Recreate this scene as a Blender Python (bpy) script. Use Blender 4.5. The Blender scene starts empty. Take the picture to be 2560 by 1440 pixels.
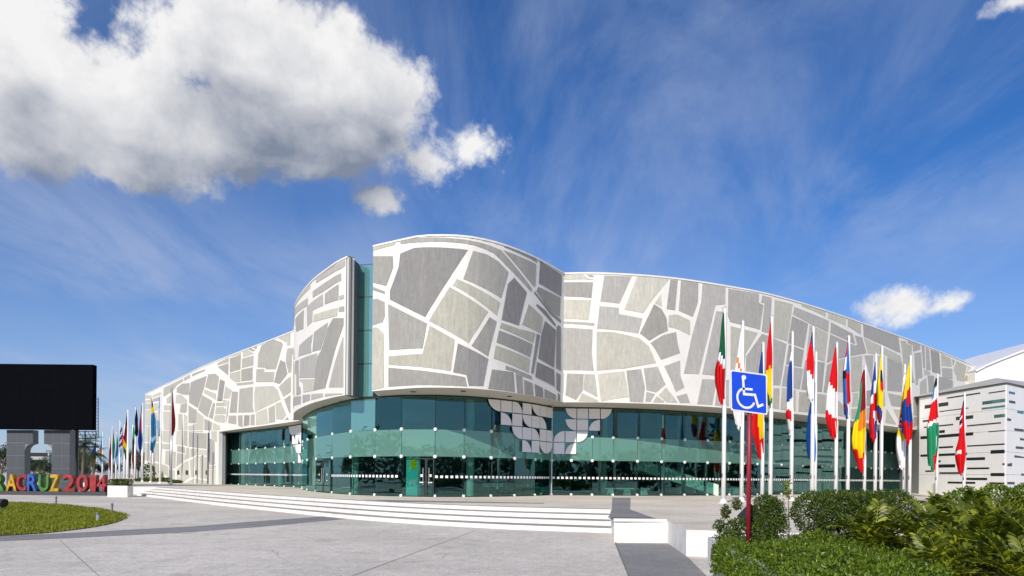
import bpy, bmesh, math, random
from mathutils import Vector, Matrix
from mathutils.geometry import tessellate_polygon
random.seed(7)
rad = math.radians
S = bpy.context.scene
C = S.collection

# ------------------------------------------------------------------ camera
FPX, CX, HY, ROLL, EYE = 1668.0, 1280.0, 1191.0, 0.0096, 1.88
cam = bpy.data.objects.new('camera', bpy.data.cameras.new('camera'))
C.objects.link(cam)
cam.data.sensor_width = 36.0
cam.data.lens = 36.0 * FPX / 2560.0
cam.data.shift_y = (HY - 720.0) / 2560.0
cam.data.clip_end = 6000
cr, sr = math.cos(ROLL), math.sin(ROLL)
cam.matrix_world = Matrix(((cr, -sr, 0, 0), (0, 0, -1, 0), (sr, cr, 0, EYE), (0, 0, 0, 1)))
S.camera = cam

# ------------------------------------------------------------------ light
SUN_AZ, SUN_EL = 203.0, 31.0       # azimuth clockwise from +Y
sun = bpy.data.objects.new('sun', bpy.data.lights.new('sun', 'SUN'))
C.objects.link(sun)
sun.data.energy = 4.0
sun.data.angle = rad(0.53)
sun.data.color = (1.0, 0.905, 0.77)
tosun = Vector((math.sin(rad(SUN_AZ)) * math.cos(rad(SUN_EL)), math.cos(rad(SUN_AZ)) * math.cos(rad(SUN_EL)), math.sin(rad(SUN_EL))))
sun.rotation_euler = tosun.to_track_quat('Z', 'Y').to_euler()
sun.location = tosun * 200
S.view_settings.view_transform = 'Standard'
S.view_settings.look = 'None'
S.view_settings.exposure = 0.08
S.view_settings.gamma = 1.0

# ------------------------------------------------------------------ world
W = bpy.data.worlds.new('World'); S.world = W; W.use_nodes = True
wt = W.node_tree; wt.nodes.clear()
def wn(t, **k):
    n = wt.nodes.new(t)
    for a, b in k.items(): setattr(n, a, b)
    return n
def wl(a, b): wt.links.new(a, b)
def M_(op, a, b=None, c=None, clamp=False):
    n = wn('ShaderNodeMath', operation=op); n.use_clamp = clamp
    for i, v in enumerate((a, b, c)):
        if v is None: continue
        if isinstance(v, (int, float)): n.inputs[i].default_value = v
        else: wl(v, n.inputs[i])
    return n.outputs[0]
def MR(v, a, b, c=0.0, d=1.0):
    n = wn('ShaderNodeMapRange', interpolation_type='SMOOTHSTEP')
    wl(v, n.inputs[0])
    for i, x in enumerate((a, b, c, d)): n.inputs[i + 1].default_value = x
    return n.outputs[0]
tc = wn('ShaderNodeTexCoord'); DIR = tc.outputs['Generated']
sep = wn('ShaderNodeSeparateXYZ'); wl(DIR, sep.inputs[0])
DX, DY, DZ = sep.outputs
AZ = M_('ARCTAN2', DX, DY)
EL = M_('ARCTAN2', DZ, M_('SQRT', M_('ADD', M_('MULTIPLY', DX, DX), M_('MULTIPLY', DY, DY))))
def ang(x, y):
    u, v = (x - CX) / FPX, (HY - y) / FPX
    dx, dz = u * cr - v * sr, u * sr + v * cr
    return math.atan(dx), math.atan2(dz, math.hypot(dx, 1.0))
sky = wn('ShaderNodeTexSky', sky_type='NISHITA')
sky.sun_disc = False; sky.sun_elevation = rad(SUN_EL); sky.sun_rotation = rad(SUN_AZ)
sky.altitude = 0.0; sky.air_density = 1.0; sky.dust_density = 0.4; sky.ozone_density = 3.0
hs = wn('ShaderNodeHueSaturation'); hs.inputs['Saturation'].default_value = 1.12; hs.inputs['Value'].default_value = 1.0
tn = wn('ShaderNodeMix', data_type='RGBA', blend_type='MULTIPLY'); tn.inputs[0].default_value = 1.0; tn.inputs[7].default_value = (0.66, 0.84, 1.16, 1)
wl(sky.outputs[0], tn.inputs[6]); wl(tn.outputs[2], hs.inputs['Color'])
# the clouds: (px, py, rx, ry) taken from the photograph, turned into directions
BLOBS = [(10, 120, 190, 270), (60, 320, 280, 140), (330, 290, 300, 175), (600, 110, 270, 220), (560, 320, 330, 160), (790, 200, 270, 210),
         (930, 240, 165, 150), (880, 330, 180, 110), (420, 170, 130, 110), (740, 380, 240, 80), (340, 410, 250, 85), (1055, 405, 82, 62), (1185, 362, 82, 58), (938, 493, 66, 38), (2225, 760, 100, 46), (2290, 764, 100, 44),
         (2350, 768, 85, 40), (2535, 2, 120, 36)]
BA = []
for (x, y, rx, ry) in BLOBS:
    a, e = ang(x, y); a2, _ = ang(x + rx, y); _, e2 = ang(x, y - ry)
    BA.append((a, e, abs(a2 - a), abs(e2 - e)))
def noise(vec, scale, detail, rough, dist=0.0, dims='3D'):
    n = wn('ShaderNodeTexNoise', noise_dimensions=dims)
    wl(vec, n.inputs['Vector']); n.inputs['Scale'].default_value = scale
    n.inputs['Detail'].default_value = detail; n.inputs['Roughness'].default_value = rough; n.inputs['Distortion'].default_value = dist
    return n.outputs['Fac']
def density(off_az, off_el, plain=False):
    az = M_('ADD', AZ, off_az); el = M_('ADD', EL, off_el)
    cv = wn('ShaderNodeCombineXYZ'); wl(az, cv.inputs[0]); wl(el, cv.inputs[1])
    acc = None
    for (a, e, ra, re) in BA:
        d = M_('SQRT', M_('ADD', M_('POWER', M_('ABSOLUTE', M_('DIVIDE', M_('SUBTRACT', az, a), ra)), 2.0),
                          M_('POWER', M_('ABSOLUTE', M_('DIVIDE', M_('SUBTRACT', el, e), re)), 2.0)))
        v = M_('MULTIPLY', M_('SUBTRACT', 1.0, d), min(1.0, max(0.42, (ra + re) / 0.2)))
        acc = v if acc is None else M_('SMOOTH_MAX', acc, v, 0.25)
    if plain: return acc
    n1 = noise(cv.outputs[0], 7.0, 9.0, 0.56, 0.25)
    n2 = noise(cv.outputs[0], 22.0, 6.0, 0.6, 0.2)
    n3 = noise(cv.outputs[0], 64.0, 4.0, 0.6, 0.3)
    nn = M_('ADD', M_('MULTIPLY', M_('SUBTRACT', n1, 0.5), 1.15), M_('ADD', M_('MULTIPLY', M_('SUBTRACT', n2, 0.5), 0.80), M_('MULTIPLY', M_('SUBTRACT', n3, 0.5), 0.36)))
    return M_('ADD', M_('ADD', M_('MULTIPLY', acc, 1.0), nn), 0.06), nn, acc
D0, NN0, A0 = density(0.0, 0.0)
D1, NN1, A1 = density(-0.022, 0.05)
alpha = MR(D0, 0.0, 0.40)
O1 = density(-0.02, 0.05, True); O2 = density(-0.05, 0.11, True)
occ = M_('ADD', M_('MULTIPLY', M_('MAXIMUM', O1, 0.0), 0.75), M_('MULTIPLY', M_('MAXIMUM', O2, 0.0), 1.0))
da = M_('SUBTRACT', A0, A1); dn = M_('SUBTRACT', NN0, NN1)
cvl = wn('ShaderNodeCombineXYZ'); wl(AZ, cvl.inputs[0]); wl(M_('MULTIPLY', EL, 1.5), cvl.inputs[1]); cvl.inputs[2].default_value = 3.7
nlow = noise(cvl.outputs[0], 8.5, 4.0, 0.5, 0.3)
shade = M_('ADD', M_('ADD', M_('ADD', M_('SUBTRACT', 0.96, M_('MULTIPLY', occ, 0.58)), M_('MULTIPLY', M_('MINIMUM', da, 0.0), 0.42)), M_('MULTIPLY', dn, 0.36)), M_('MULTIPLY', M_('SUBTRACT', nlow, 0.5), 1.1), clamp=True)
ccol = wn('ShaderNodeMix', data_type='RGBA'); wl(shade, ccol.inputs[0])
ccol.inputs[6].default_value = (2.1, 2.5, 3.4, 1); ccol.inputs[7].default_value = (8.6, 8.55, 8.6, 1)
# cirrus: streaks on a high flat layer, all over the sky
den = M_('ADD', M_('MAXIMUM', DZ, 0.0), 0.12)
cvx = wn('ShaderNodeCombineXYZ'); wl(M_('DIVIDE', DX, den), cvx.inputs[0]); wl(M_('DIVIDE', DY, den), cvx.inputs[1])
mp = wn('ShaderNodeMapping'); mp.inputs['Rotation'].default_value = (0, 0, rad(28)); mp.inputs['Scale'].default_value = (1.0, 0.42, 1.0)
wl(cvx.outputs[0], mp.inputs[0])
c1 = noise(mp.outputs[0], 1.7, 9.0, 0.64, 0.6)
c2 = noise(cvx.outputs[0], 0.55, 3.0, 0.5, 0.3)
cir = M_('MULTIPLY', MR(c1, 0.33, 0.72), MR(c2, 0.30, 0.60))
cir = M_('ADD', M_('MULTIPLY', cir, 0.52), MR(EL, 0.42, 0.0, 0.0, 0.42), clamp=True)
m1 = wn('ShaderNodeMix', data_type='RGBA'); wl(cir, m1.inputs[0]); wl(hs.outputs[0], m1.inputs[6]); m1.inputs[7].default_value = (4.7, 5.4, 7.1, 1)
m2 = wn('ShaderNodeMix', data_type='RGBA'); wl(alpha, m2.inputs[0]); wl(m1.outputs[2], m2.inputs[6]); wl(ccol.outputs[2], m2.inputs[7])
bg = wn('ShaderNodeBackground'); bg.inputs[1].default_value = 0.1; wl(m2.outputs[2], bg.inputs[0])
wo = wn('ShaderNodeOutputWorld'); wl(bg.outputs[0], wo.inputs[0])
W.cycles.sampling_method = 'MANUAL'; W.cycles.sample_map_resolution = 512

# ------------------------------------------------------------------ picture -> place
def ray(x, y):
    u, v = (x - CX) / FPX, (HY - y) / FPX
    return u * cr - v * sr, u * sr + v * cr          # per metre of depth: x, z
def at(x, y, Y):
    dx, dz = ray(x, y)
    return Vector((dx * Y, Y, EYE + dz * Y))
def on_z(x, y, z):
    dx, dz = ray(x, y)
    Y = (z - EYE) / dz
    return Vector((dx * Y, Y, z))

# ------------------------------------------------------------------ materials
MATS = {}
def mat(name, col, rough=0.6, var=0.12, scale=3.0, bump=0.0, bscale=30.0, metal=0.0, spec=0.5, detail=6.0, island=0.0):
    if name in MATS: return MATS[name]
    m = bpy.data.materials.new(name); m.use_nodes = True
    t = m.node_tree; b = t.nodes['Principled BSDF']
    b.inputs['Roughness'].default_value = rough; b.inputs['Metallic'].default_value = metal
    b.inputs['Specular IOR Level'].default_value = spec
    co = t.nodes.new('ShaderNodeTexCoord')
    nz = t.nodes.new('ShaderNodeTexNoise'); nz.inputs['Scale'].default_value = scale; nz.inputs['Detail'].default_value = detail; nz.inputs['Roughness'].default_value = 0.65
    t.links.new(co.outputs['Object'], nz.inputs['Vector'])
    rp = t.nodes.new('ShaderNodeMapRange'); rp.inputs[1].default_value = 0.25; rp.inputs[2].default_value = 0.75
    rp.inputs[3].default_value = 1 - var; rp.inputs[4].default_value = 1 + var
    t.links.new(nz.outputs['Fac'], rp.inputs[0])
    mx = t.nodes.new('ShaderNodeMix'); mx.data_type = 'RGBA'; mx.blend_type = 'MULTIPLY'; mx.inputs[0].default_value = 1.0
    mx.inputs[6].default_value = (*col, 1)
    fac = rp.outputs[0]
    if island:
        g = t.nodes.new('ShaderNodeNewGeometry')
        r2 = t.nodes.new('ShaderNodeMapRange'); r2.inputs[3].default_value = 1 - island; r2.inputs[4].default_value = 1 + island
        t.links.new(g.outputs['Random Per Island'], r2.inputs[0])
        mm = t.nodes.new('ShaderNodeMath'); mm.operation = 'MULTIPLY'
        t.links.new(rp.outputs[0], mm.inputs[0]); t.links.new(r2.outputs[0], mm.inputs[1]); fac = mm.outputs[0]
    t.links.new(fac, mx.inputs[7])
    t.links.new(mx.outputs[2], b.inputs['Base Color'])
    if bump:
        n2 = t.nodes.new('ShaderNodeTexNoise'); n2.inputs['Scale'].default_value = bscale; n2.inputs['Detail'].default_value = 4
        t.links.new(co.outputs['Object'], n2.inputs['Vector'])
        bp = t.nodes.new('ShaderNodeBump'); bp.inputs['Strength'].default_value = bump; bp.inputs['Distance'].default_value = 0.02
        t.links.new(n2.outputs['Fac'], bp.inputs['Height']); t.links.new(bp.outputs[0], b.inputs['Normal'])
    MATS[name] = m
    return m
def leafmat(name, col, col2, rough=0.4, trans=0.35):
    if name in MATS: return MATS[name]
    m = bpy.data.materials.new(name); m.use_nodes = True
    t = m.node_tree; t.nodes.clear()
    g = t.nodes.new('ShaderNodeNewGeometry')
    mx = t.nodes.new('ShaderNodeMix'); mx.data_type = 'RGBA'
    mx.inputs[6].default_value = (*col, 1); mx.inputs[7].default_value = (*col2, 1)
    t.links.new(g.outputs['Random Per Island'], mx.inputs[0])
    b = t.nodes.new('ShaderNodeBsdfPrincipled'); b.inputs['Roughness'].default_value = rough; b.inputs['Specular IOR Level'].default_value = 0.4
    t.links.new(mx.outputs[2], b.inputs['Base Color'])
    tr = t.nodes.new('ShaderNodeBsdfTranslucent')
    t.links.new(mx.outputs[2], tr.inputs[0])
    ms = t.nodes.new('ShaderNodeMixShader'); ms.inputs[0].default_value = trans
    t.links.new(b.outputs[0], ms.inputs[1]); t.links.new(tr.outputs[0], ms.inputs[2])
    o = t.nodes.new('ShaderNodeOutputMaterial'); t.links.new(ms.outputs[0], o.inputs[0])
    MATS[name] = m
    return m
def glassmat(name, tint, refl, base, frost=0.0, frost_col=(0.3, 0.5, 0.45)):
    m = bpy.data.materials.new(name); m.use_nodes = True
    t = m.node_tree; t.nodes.clear()
    tr = t.nodes.new('ShaderNodeBsdfTransparent'); tr.inputs[0].default_value = (*tint, 1)
    gl = t.nodes.new('ShaderNodeBsdfGlossy'); gl.inputs[0].default_value = (*refl, 1); gl.inputs['Roughness'].default_value = 0.012
    co = t.nodes.new('ShaderNodeTexCoord')
    nz = t.nodes.new('ShaderNodeTexNoise'); nz.inputs['Scale'].default_value = 0.55; nz.inputs['Detail'].default_value = 1.0
    t.links.new(co.outputs['Object'], nz.inputs['Vector'])
    bp = t.nodes.new('ShaderNodeBump'); bp.inputs['Strength'].default_value = 0.05; bp.inputs['Distance'].default_value = 0.15
    t.links.new(nz.outputs['Fac'], bp.inputs['Height']); t.links.new(bp.outputs[0], gl.inputs['Normal'])
    first = tr.outputs[0]
    if frost:
        df = t.nodes.new('ShaderNodeBsdfDiffuse'); df.inputs[0].default_value = (*frost_col, 1)
        mf = t.nodes.new('ShaderNodeMixShader'); mf.inputs[0].default_value = frost
        t.links.new(tr.outputs[0], mf.inputs[1]); t.links.new(df.outputs[0], mf.inputs[2]); first = mf.outputs[0]
    lw = t.nodes.new('ShaderNodeLayerWeight'); lw.inputs[0].default_value = 0.5
    p5 = t.nodes.new('ShaderNodeMath'); p5.operation = 'POWER'; p5.inputs[1].default_value = 4.0; t.links.new(lw.outputs['Facing'], p5.inputs[0])
    ad = t.nodes.new('ShaderNodeMath'); ad.operation = 'ADD'; ad.use_clamp = True; ad.inputs[1].default_value = base
    t.links.new(p5.outputs[0], ad.inputs[0])
    ms = t.nodes.new('ShaderNodeMixShader'); t.links.new(ad.outputs[0], ms.inputs[0])
    t.links.new(first, ms.inputs[1]); t.links.new(gl.outputs[0], ms.inputs[2])
    o = t.nodes.new('ShaderNodeOutputMaterial'); t.links.new(ms.outputs[0], o.inputs[0])
    MATS[name] = m
    return m
def concrete(name, col, dark, speck=1.0):
    m = bpy.data.materials.new(name); m.use_nodes = True
    t = m.node_tree; b = t.nodes['Principled BSDF']; b.inputs['Roughness'].default_value = 0.85; b.inputs['Specular IOR Level'].default_value = 0.25
    co = t.nodes.new('ShaderNodeTexCoord')
    def nz(s, d, r=0.6):
        n = t.nodes.new('ShaderNodeTexNoise'); n.inputs['Scale'].default_value = s; n.inputs['Detail'].default_value = d; n.inputs['Roughness'].default_value = r
        t.links.new(co.outputs['Object'], n.inputs['Vector']); return n.outputs['Fac']
    def mr(v, a, b_, c, d):
        n = t.nodes.new('ShaderNodeMapRange'); t.links.new(v, n.inputs[0])
        for i, x in enumerate((a, b_, c, d)): n.inputs[i + 1].default_value = x
        return n.outputs[0]
    def mul(a, b_):
        n = t.nodes.new('ShaderNodeMath'); n.operation = 'MULTIPLY'; t.links.new(a, n.inputs[0]); t.links.new(b_, n.inputs[1]); return n.outputs[0]
    big = mr(nz(0.16, 6, 0.62), 0.3, 0.7, 0.80, 1.20)
    mid = mr(nz(1.6, 9, 0.8), 0.3, 0.7, 0.78, 1.16)
    fine = mr(nz(16, 5, 0.8), 0.3, 0.7, 1 - 0.34 * speck, 1 + 0.26 * speck)
    st = mr(nz(0.7, 9, 0.75), 0.56, 0.74, 1.0, 0.66)
    f = mul(mul(mul(big, mid), mul(fine, st)), mr(nz(6, 4, 0.7), 0.35, 0.65, 1 - 0.14 * speck, 1 + 0.10 * speck))
    mx = t.nodes.new('ShaderNodeMix'); mx.data_type = 'RGBA'
    mx.inputs[6].default_value = (*dark, 1); mx.inputs[7].default_value = (*col, 1)
    t.links.new(mr(f, 0.5, 1.12, 0.0, 1.0), mx.inputs[0])
    t.links.new(mx.outputs[2], b.inputs['Base Color'])
    bp = t.nodes.new('ShaderNodeBump'); bp.inputs['Strength'].default_value = 0.25; bp.inputs['Distance'].default_value = 0.01
    t.links.new(nz(60, 3), bp.inputs['Height']); t.links.new(bp.outputs[0], b.inputs['Normal'])
    MATS[name] = m
    return m
def mosaic(name, col):
    m = bpy.data.materials.new(name); m.use_nodes = True
    t = m.node_tree; b = t.nodes['Principled BSDF']; b.inputs['Roughness'].default_value = 0.75; b.inputs['Specular IOR Level'].default_value = 0.25
    co = t.nodes.new('ShaderNodeTexCoord')
    n1 = t.nodes.new('ShaderNodeTexNoise'); n1.inputs['Scale'].default_value = 1.1; n1.inputs['Detail'].default_value = 8; n1.inputs['Roughness'].default_value = 0.7
    t.links.new(co.outputs['Object'], n1.inputs['Vector'])
    mp_ = t.nodes.new('ShaderNodeMapping'); mp_.inputs['Scale'].default_value = (9.0, 9.0, 1.3)
    t.links.new(co.outputs['Object'], mp_.inputs[0])
    n2 = t.nodes.new('ShaderNodeTexNoise'); n2.inputs['Scale'].default_value = 1.0; n2.inputs['Detail'].default_value = 4
    t.links.new(mp_.outputs[0], n2.inputs['Vector'])
    n3 = t.nodes.new('ShaderNodeTexVoronoi'); n3.inputs['Scale'].default_value = 7.0
    t.links.new(co.outputs['Object'], n3.inputs['Vector'])
    bw = t.nodes.new('ShaderNodeSeparateColor'); t.links.new(n3.outputs['Color'], bw.inputs[0])
    def mr(v, a, b_, c, d):
        n = t.nodes.new('ShaderNodeMapRange'); t.links.new(v, n.inputs[0])
        for i, x in enumerate((a, b_, c, d)): n.inputs[i + 1].default_value = x
        return n.outputs[0]
    def mul(a, b_):
        n = t.nodes.new('ShaderNodeMath'); n.operation = 'MULTIPLY'; t.links.new(a, n.inputs[0]); t.links.new(b_, n.inputs[1]); return n.outputs[0]
    f = mul(mul(mr(n1.outputs['Fac'], 0.3, 0.7, 0.95, 1.04), mr(n2.outputs['Fac'], 0.3, 0.7, 0.88, 1.07)), mr(bw.outputs[0], 0, 1, 0.955, 1.035))
    oi = t.nodes.new('ShaderNodeObjectInfo'); f = mul(f, mr(oi.outputs['Random'], 0, 1, 0.91, 1.09))
    mx = t.nodes.new('ShaderNodeMix'); mx.data_type = 'RGBA'; mx.blend_type = 'MULTIPLY'; mx.inputs[0].default_value = 1; mx.inputs[6].default_value = (*col, 1)
    t.links.new(f, mx.inputs[7]); t.links.new(mx.outputs[2], b.inputs['Base Color'])
    bp = t.nodes.new('ShaderNodeBump'); bp.inputs['Strength'].default_value = 0.3; bp.inputs['Distance'].default_value = 0.01
    t.links.new(bw.outputs[1], bp.inputs['Height']); t.links.new(bp.outputs[0], b.inputs['Normal'])
    MATS[name] = m
    return m
PAVE = concrete('plaza_concrete', (0.78, 0.725, 0.64), (0.38, 0.35, 0.30))
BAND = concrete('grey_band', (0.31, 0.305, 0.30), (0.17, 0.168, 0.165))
PODM = concrete('podium_concrete', (0.84, 0.765, 0.63), (0.42, 0.37, 0.30), 0.7)
TREAD = concrete('tread_concrete', (0.40, 0.385, 0.35), (0.22, 0.21, 0.19), 0.7)
WHITE = mat('white_render', (0.80, 0.785, 0.735), 0.7, 0.08, 0.5, 0.15, 25, detail=9)
STEPW = mat('white_step_paint', (0.80, 0.785, 0.75), 0.6, 0.18, 1.8, 0.25, 25, detail=10)
PANEL = {'L': mosaic('mosaic_light', (0.475, 0.468, 0.395)), 'M': mosaic('mosaic_mid', (0.355, 0.350, 0.325)), 'D': mosaic('mosaic_dark', (0.262, 0.259, 0.252)), 'R': mosaic('mosaic_ash', (0.43, 0.424, 0.40)), 'P': mosaic('mosaic_pale', (0.525, 0.518, 0.45)), 'N': mosaic('mosaic_warm', (0.42, 0.413, 0.372))}
SOFF = mat('soffit_plaster', (0.55, 0.52, 0.46), 0.8, 0.08, 0.7)
GLASS = glassmat('teal_glass', (0.60, 0.80, 0.77), (0.42, 0.73, 0.71), 0.13)
GLASSB = glassmat('frosted_band_glass', (0.40, 0.62, 0.57), (0.50, 0.82, 0.76), 0.14, 0.58, (0.19, 0.40, 0.335))
GLASSC = glassmat('lit_teal_glass', (0.22, 0.48, 0.46), (0.55, 0.88, 0.86), 0.30, 0.45, (0.22, 0.52, 0.50))  # brighter frosted copy of the teal glass, daylight put into its colour
DARK = mat('dark_metal', (0.03, 0.033, 0.035), 0.45, 0.1)
STEEL = mat('brushed_steel', (0.65, 0.66, 0.67), 0.35, 0.08, 4, metal=0.6)
POLEW = mat('white_pole_paint', (0.82, 0.82, 0.82), 0.35, 0.05, 2)
EMBL = mat('white_emblem', (0.85, 0.84, 0.85), 0.5, 0.04)
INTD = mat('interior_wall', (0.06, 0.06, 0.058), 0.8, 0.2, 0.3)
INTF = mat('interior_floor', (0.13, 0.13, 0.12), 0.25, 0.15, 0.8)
REVEAL = mat('grey_reveal', (0.20, 0.21, 0.22), 0.7, 0.08, 1)

# ------------------------------------------------------------------ mesh helpers
class MB:
    def __init__(s): s.v = []; s.f = []; s.m = []
    def add(s, vs, fs, mi=0):
        o = len(s.v); s.v += [tuple(p) for p in vs]
        for f in fs: s.f.append(tuple(i + o for i in f)); s.m.append(mi)
    def quad(s, a, b, c, d, mi=0): s.add((a, b, c, d), ((0, 1, 2, 3),), mi)
    def box(s, x0, x1, y0, y1, z0, z1, mi=0):
        s.add([(x, y, z) for z in (z0, z1) for y in (y0, y1) for x in (x0, x1)],
              [(0, 2, 3, 1), (4, 5, 7, 6), (0, 1, 5, 4), (2, 6, 7, 3), (0, 4, 6, 2), (1, 3, 7, 5)], mi)
    def obox(s, c, ax, ay, az, mi=0):
        c = Vector(c); ax, ay, az = Vector(ax), Vector(ay), Vector(az)
        s.add([c + ax * i + ay * j + az * k for k in (-1, 1) for j in (-1, 1) for i in (-1, 1)],
              [(0, 2, 3, 1), (4, 5, 7, 6), (0, 1, 5, 4), (2, 6, 7, 3), (0, 4, 6, 2), (1, 3, 7, 5)], mi)
    def tube(s, pts, rads, n=8, mi=0, cap=True):
        pts = [Vector(p) for p in pts]; k = len(pts); rings = []
        for i, p in enumerate(pts):
            d = (pts[min(i + 1, k - 1)] - pts[max(i - 1, 0)]).normalized()
            a = d.orthogonal().normalized() if i == 0 else (a - d * a.dot(d)).normalized()
            b = d.cross(a); r = rads[i] if isinstance(rads, (list, tuple)) else rads
            rings.append([p + (a * math.cos(2 * math.pi * j / n) + b * math.sin(2 * math.pi * j / n)) * r for j in range(n)])
        o = len(s.v)
        for rg in rings: s.v += [tuple(p) for p in rg]
        for i in range(k - 1):
            for j in range(n):
                s.f.append((o + i * n + j, o + i * n + (j + 1) % n, o + (i + 1) * n + (j + 1) % n, o + (i + 1) * n + j)); s.m.append(mi)
        if cap:
            s.f.append(tuple(o + j for j in reversed(range(n)))); s.m.append(mi)
            s.f.append(tuple(o + (k - 1) * n + j for j in range(n))); s.m.append(mi)
    def cyl(s, c, r, h, n=16, mi=0, r2=None):
        c = Vector(c); s.tube([c, c + Vector((0, 0, h))], [r, r if r2 is None else r2], n, mi)
    def prism(s, poly, ax, ay, o, d, mi=0):
        """polygon poly (2-D) in the plane o + x*ax + y*ay, extruded by vector d"""
        o = Vector(o); ax = Vector(ax); ay = Vector(ay); d = Vector(d)
        p = [o + ax * x + ay * y for x, y in poly]; n = len(p); b = len(s.v)
        s.v += [tuple(q) for q in p] + [tuple(q + d) for q in p]
        tri = tessellate_polygon([[Vector((x, y, 0)) for x, y in poly]])
        for t in tri:
            s.f.append(tuple(b + i for i in t)); s.m.append(mi)
            s.f.append(tuple(b + n + i for i in reversed(t))); s.m.append(mi)
        for i in range(n):
            j = (i + 1) % n
            s.f.append((b + i, b + j, b + n + j, b + n + i)); s.m.append(mi)
    def mesh(s, name, mats, org=(0, 0, 0), smooth=False, fix=True):
        me = bpy.data.meshes.new(name); o = Vector(org)
        me.from_pydata([tuple(Vector(p) - o) for p in s.v], [], s.f)
        for m in (mats if isinstance(mats, (list, tuple)) else [mats]): me.materials.append(m)
        me.polygons.foreach_set('material_index', s.m)
        if fix:
            bm = bmesh.new(); bm.from_mesh(me); bmesh.ops.recalc_face_normals(bm, faces=bm.faces); bm.to_mesh(me); bm.free()
        if smooth: me.polygons.foreach_set('use_smooth', [True] * len(me.polygons))
        me.update()
        return me
def origin(o):
    r = o
    while r.parent: r = r.parent
    return r.location
def tag(o, label=None, cat=None, group=None, kind=None):
    if label: o['label'] = label
    if cat: o['category'] = cat
    if group: o['group'] = group
    if kind: o['kind'] = kind
    return o
def obj(name, mb, mats, parent=None, smooth=False, loc=None, fix=True):
    """world-space mesh -> object; a part is stored relative to its thing's base point"""
    org = origin(parent) if parent else (Vector(loc) if loc is not None else Vector((0, 0, 0)))
    o = bpy.data.objects.new(name, mb.mesh(name, mats, org, smooth, fix))
    C.objects.link(o)
    if parent: o.parent = parent
    elif loc is not None: o.location = loc
    return o
def thing(name, label, cat, loc=(0, 0, 0), group=None, rz=0.0):
    o = bpy.data.objects.new(name, None); C.objects.link(o); o.location = loc; o.rotation_euler = (0, 0, rz)
    o.empty_display_size = 0.3
    return tag(o, label, cat, group)
def catmull(pts, n=6):
    pts = [Vector((*p[:2], 0)) for p in pts]; out = []
    for i in range(len(pts) - 1):
        p1, p2 = pts[i], pts[i + 1]
        p0 = pts[i - 1] if i else p1 * 2 - p2
        p3 = pts[i + 2] if i + 2 < len(pts) else p2 * 2 - p1
        for k in range(n):
            t = k / n
            out.append(0.5 * ((2 * p1) + (p2 - p0) * t + (2 * p0 - 5 * p1 + 4 * p2 - p3) * t * t + (3 * p1 - p0 - 3 * p2 + p3) * t ** 3))
    out.append(pts[-1])
    for _ in range(6):
        q = [p.copy() for p in out]
        for i in range(1, len(out) - 1): q[i] = out[i] * 0.5 + (out[i - 1] + out[i + 1]) * 0.25
        out = q
    return [(p.x, p.y) for p in out]
class Plan:
    """a curve on the ground plan, left to right; s = metres along it"""
    def __init__(s, pts):
        s.p = [Vector(q) for q in pts]; s.l = [0.0]
        for a, b in zip(s.p, s.p[1:]): s.l.append(s.l[-1] + (b - a).length)
        s.L = s.l[-1]
    def seg(s, t):
        for i in range(len(s.l) - 2):
            if t < s.l[i + 1]: return i
        return len(s.l) - 2
    def pt(s, t):
        i = s.seg(t); k = (t - s.l[i]) / (s.l[i + 1] - s.l[i])
        return s.p[i] + (s.p[i + 1] - s.p[i]) * k
    def tan(s, t):
        d = s.pt(min(t + 0.3, s.L)) - s.pt(max(t - 0.3, 0))
        return d.normalized()
    def nor(s, t):
        d = s.tan(t); return Vector((d.y, -d.x))
    def P(s, t, z, w=0.0):
        q = s.pt(t) + (s.nor(t) * w if w else Vector((0, 0)))
        return Vector((q.x, q.y, z))
    def hit(s, x, y):
        """picture point -> (s, z) on the upright surface over this curve"""
        dx, dz = ray(x, y); best = None
        n = len(s.p) - 1
        for i in range(n):
            a, b = s.p[i], s.p[i + 1]
            ga, gb = a.x - dx * a.y, b.x - dx * b.y
            if ga == gb: continue
            k = ga / (ga - gb)
            if (0 <= k <= 1) or (i == 0 and k < 0 and k > -40) or (i == n - 1 and k > 1 and k < 40):
                Y = a.y + (b.y - a.y) * k
                if Y > 0:
                    inside = 0 <= k <= 1
                    c = (0 if inside else 1, Y, s.l[i] + k * (s.l[i + 1] - s.l[i]), EYE + dz * Y)
                    if best is None or c < best: best = c
        return (min(max(best[2], 0.0), s.L), best[3])
    def s_of(s, x): return s.hit(x, 1100)[0]
    def range(s, a, b, step=0.6):
        n = max(1, int(math.ceil(abs(b - a) / step)))
        return [a + (b - a) * i / n for i in range(n + 1)]
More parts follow.
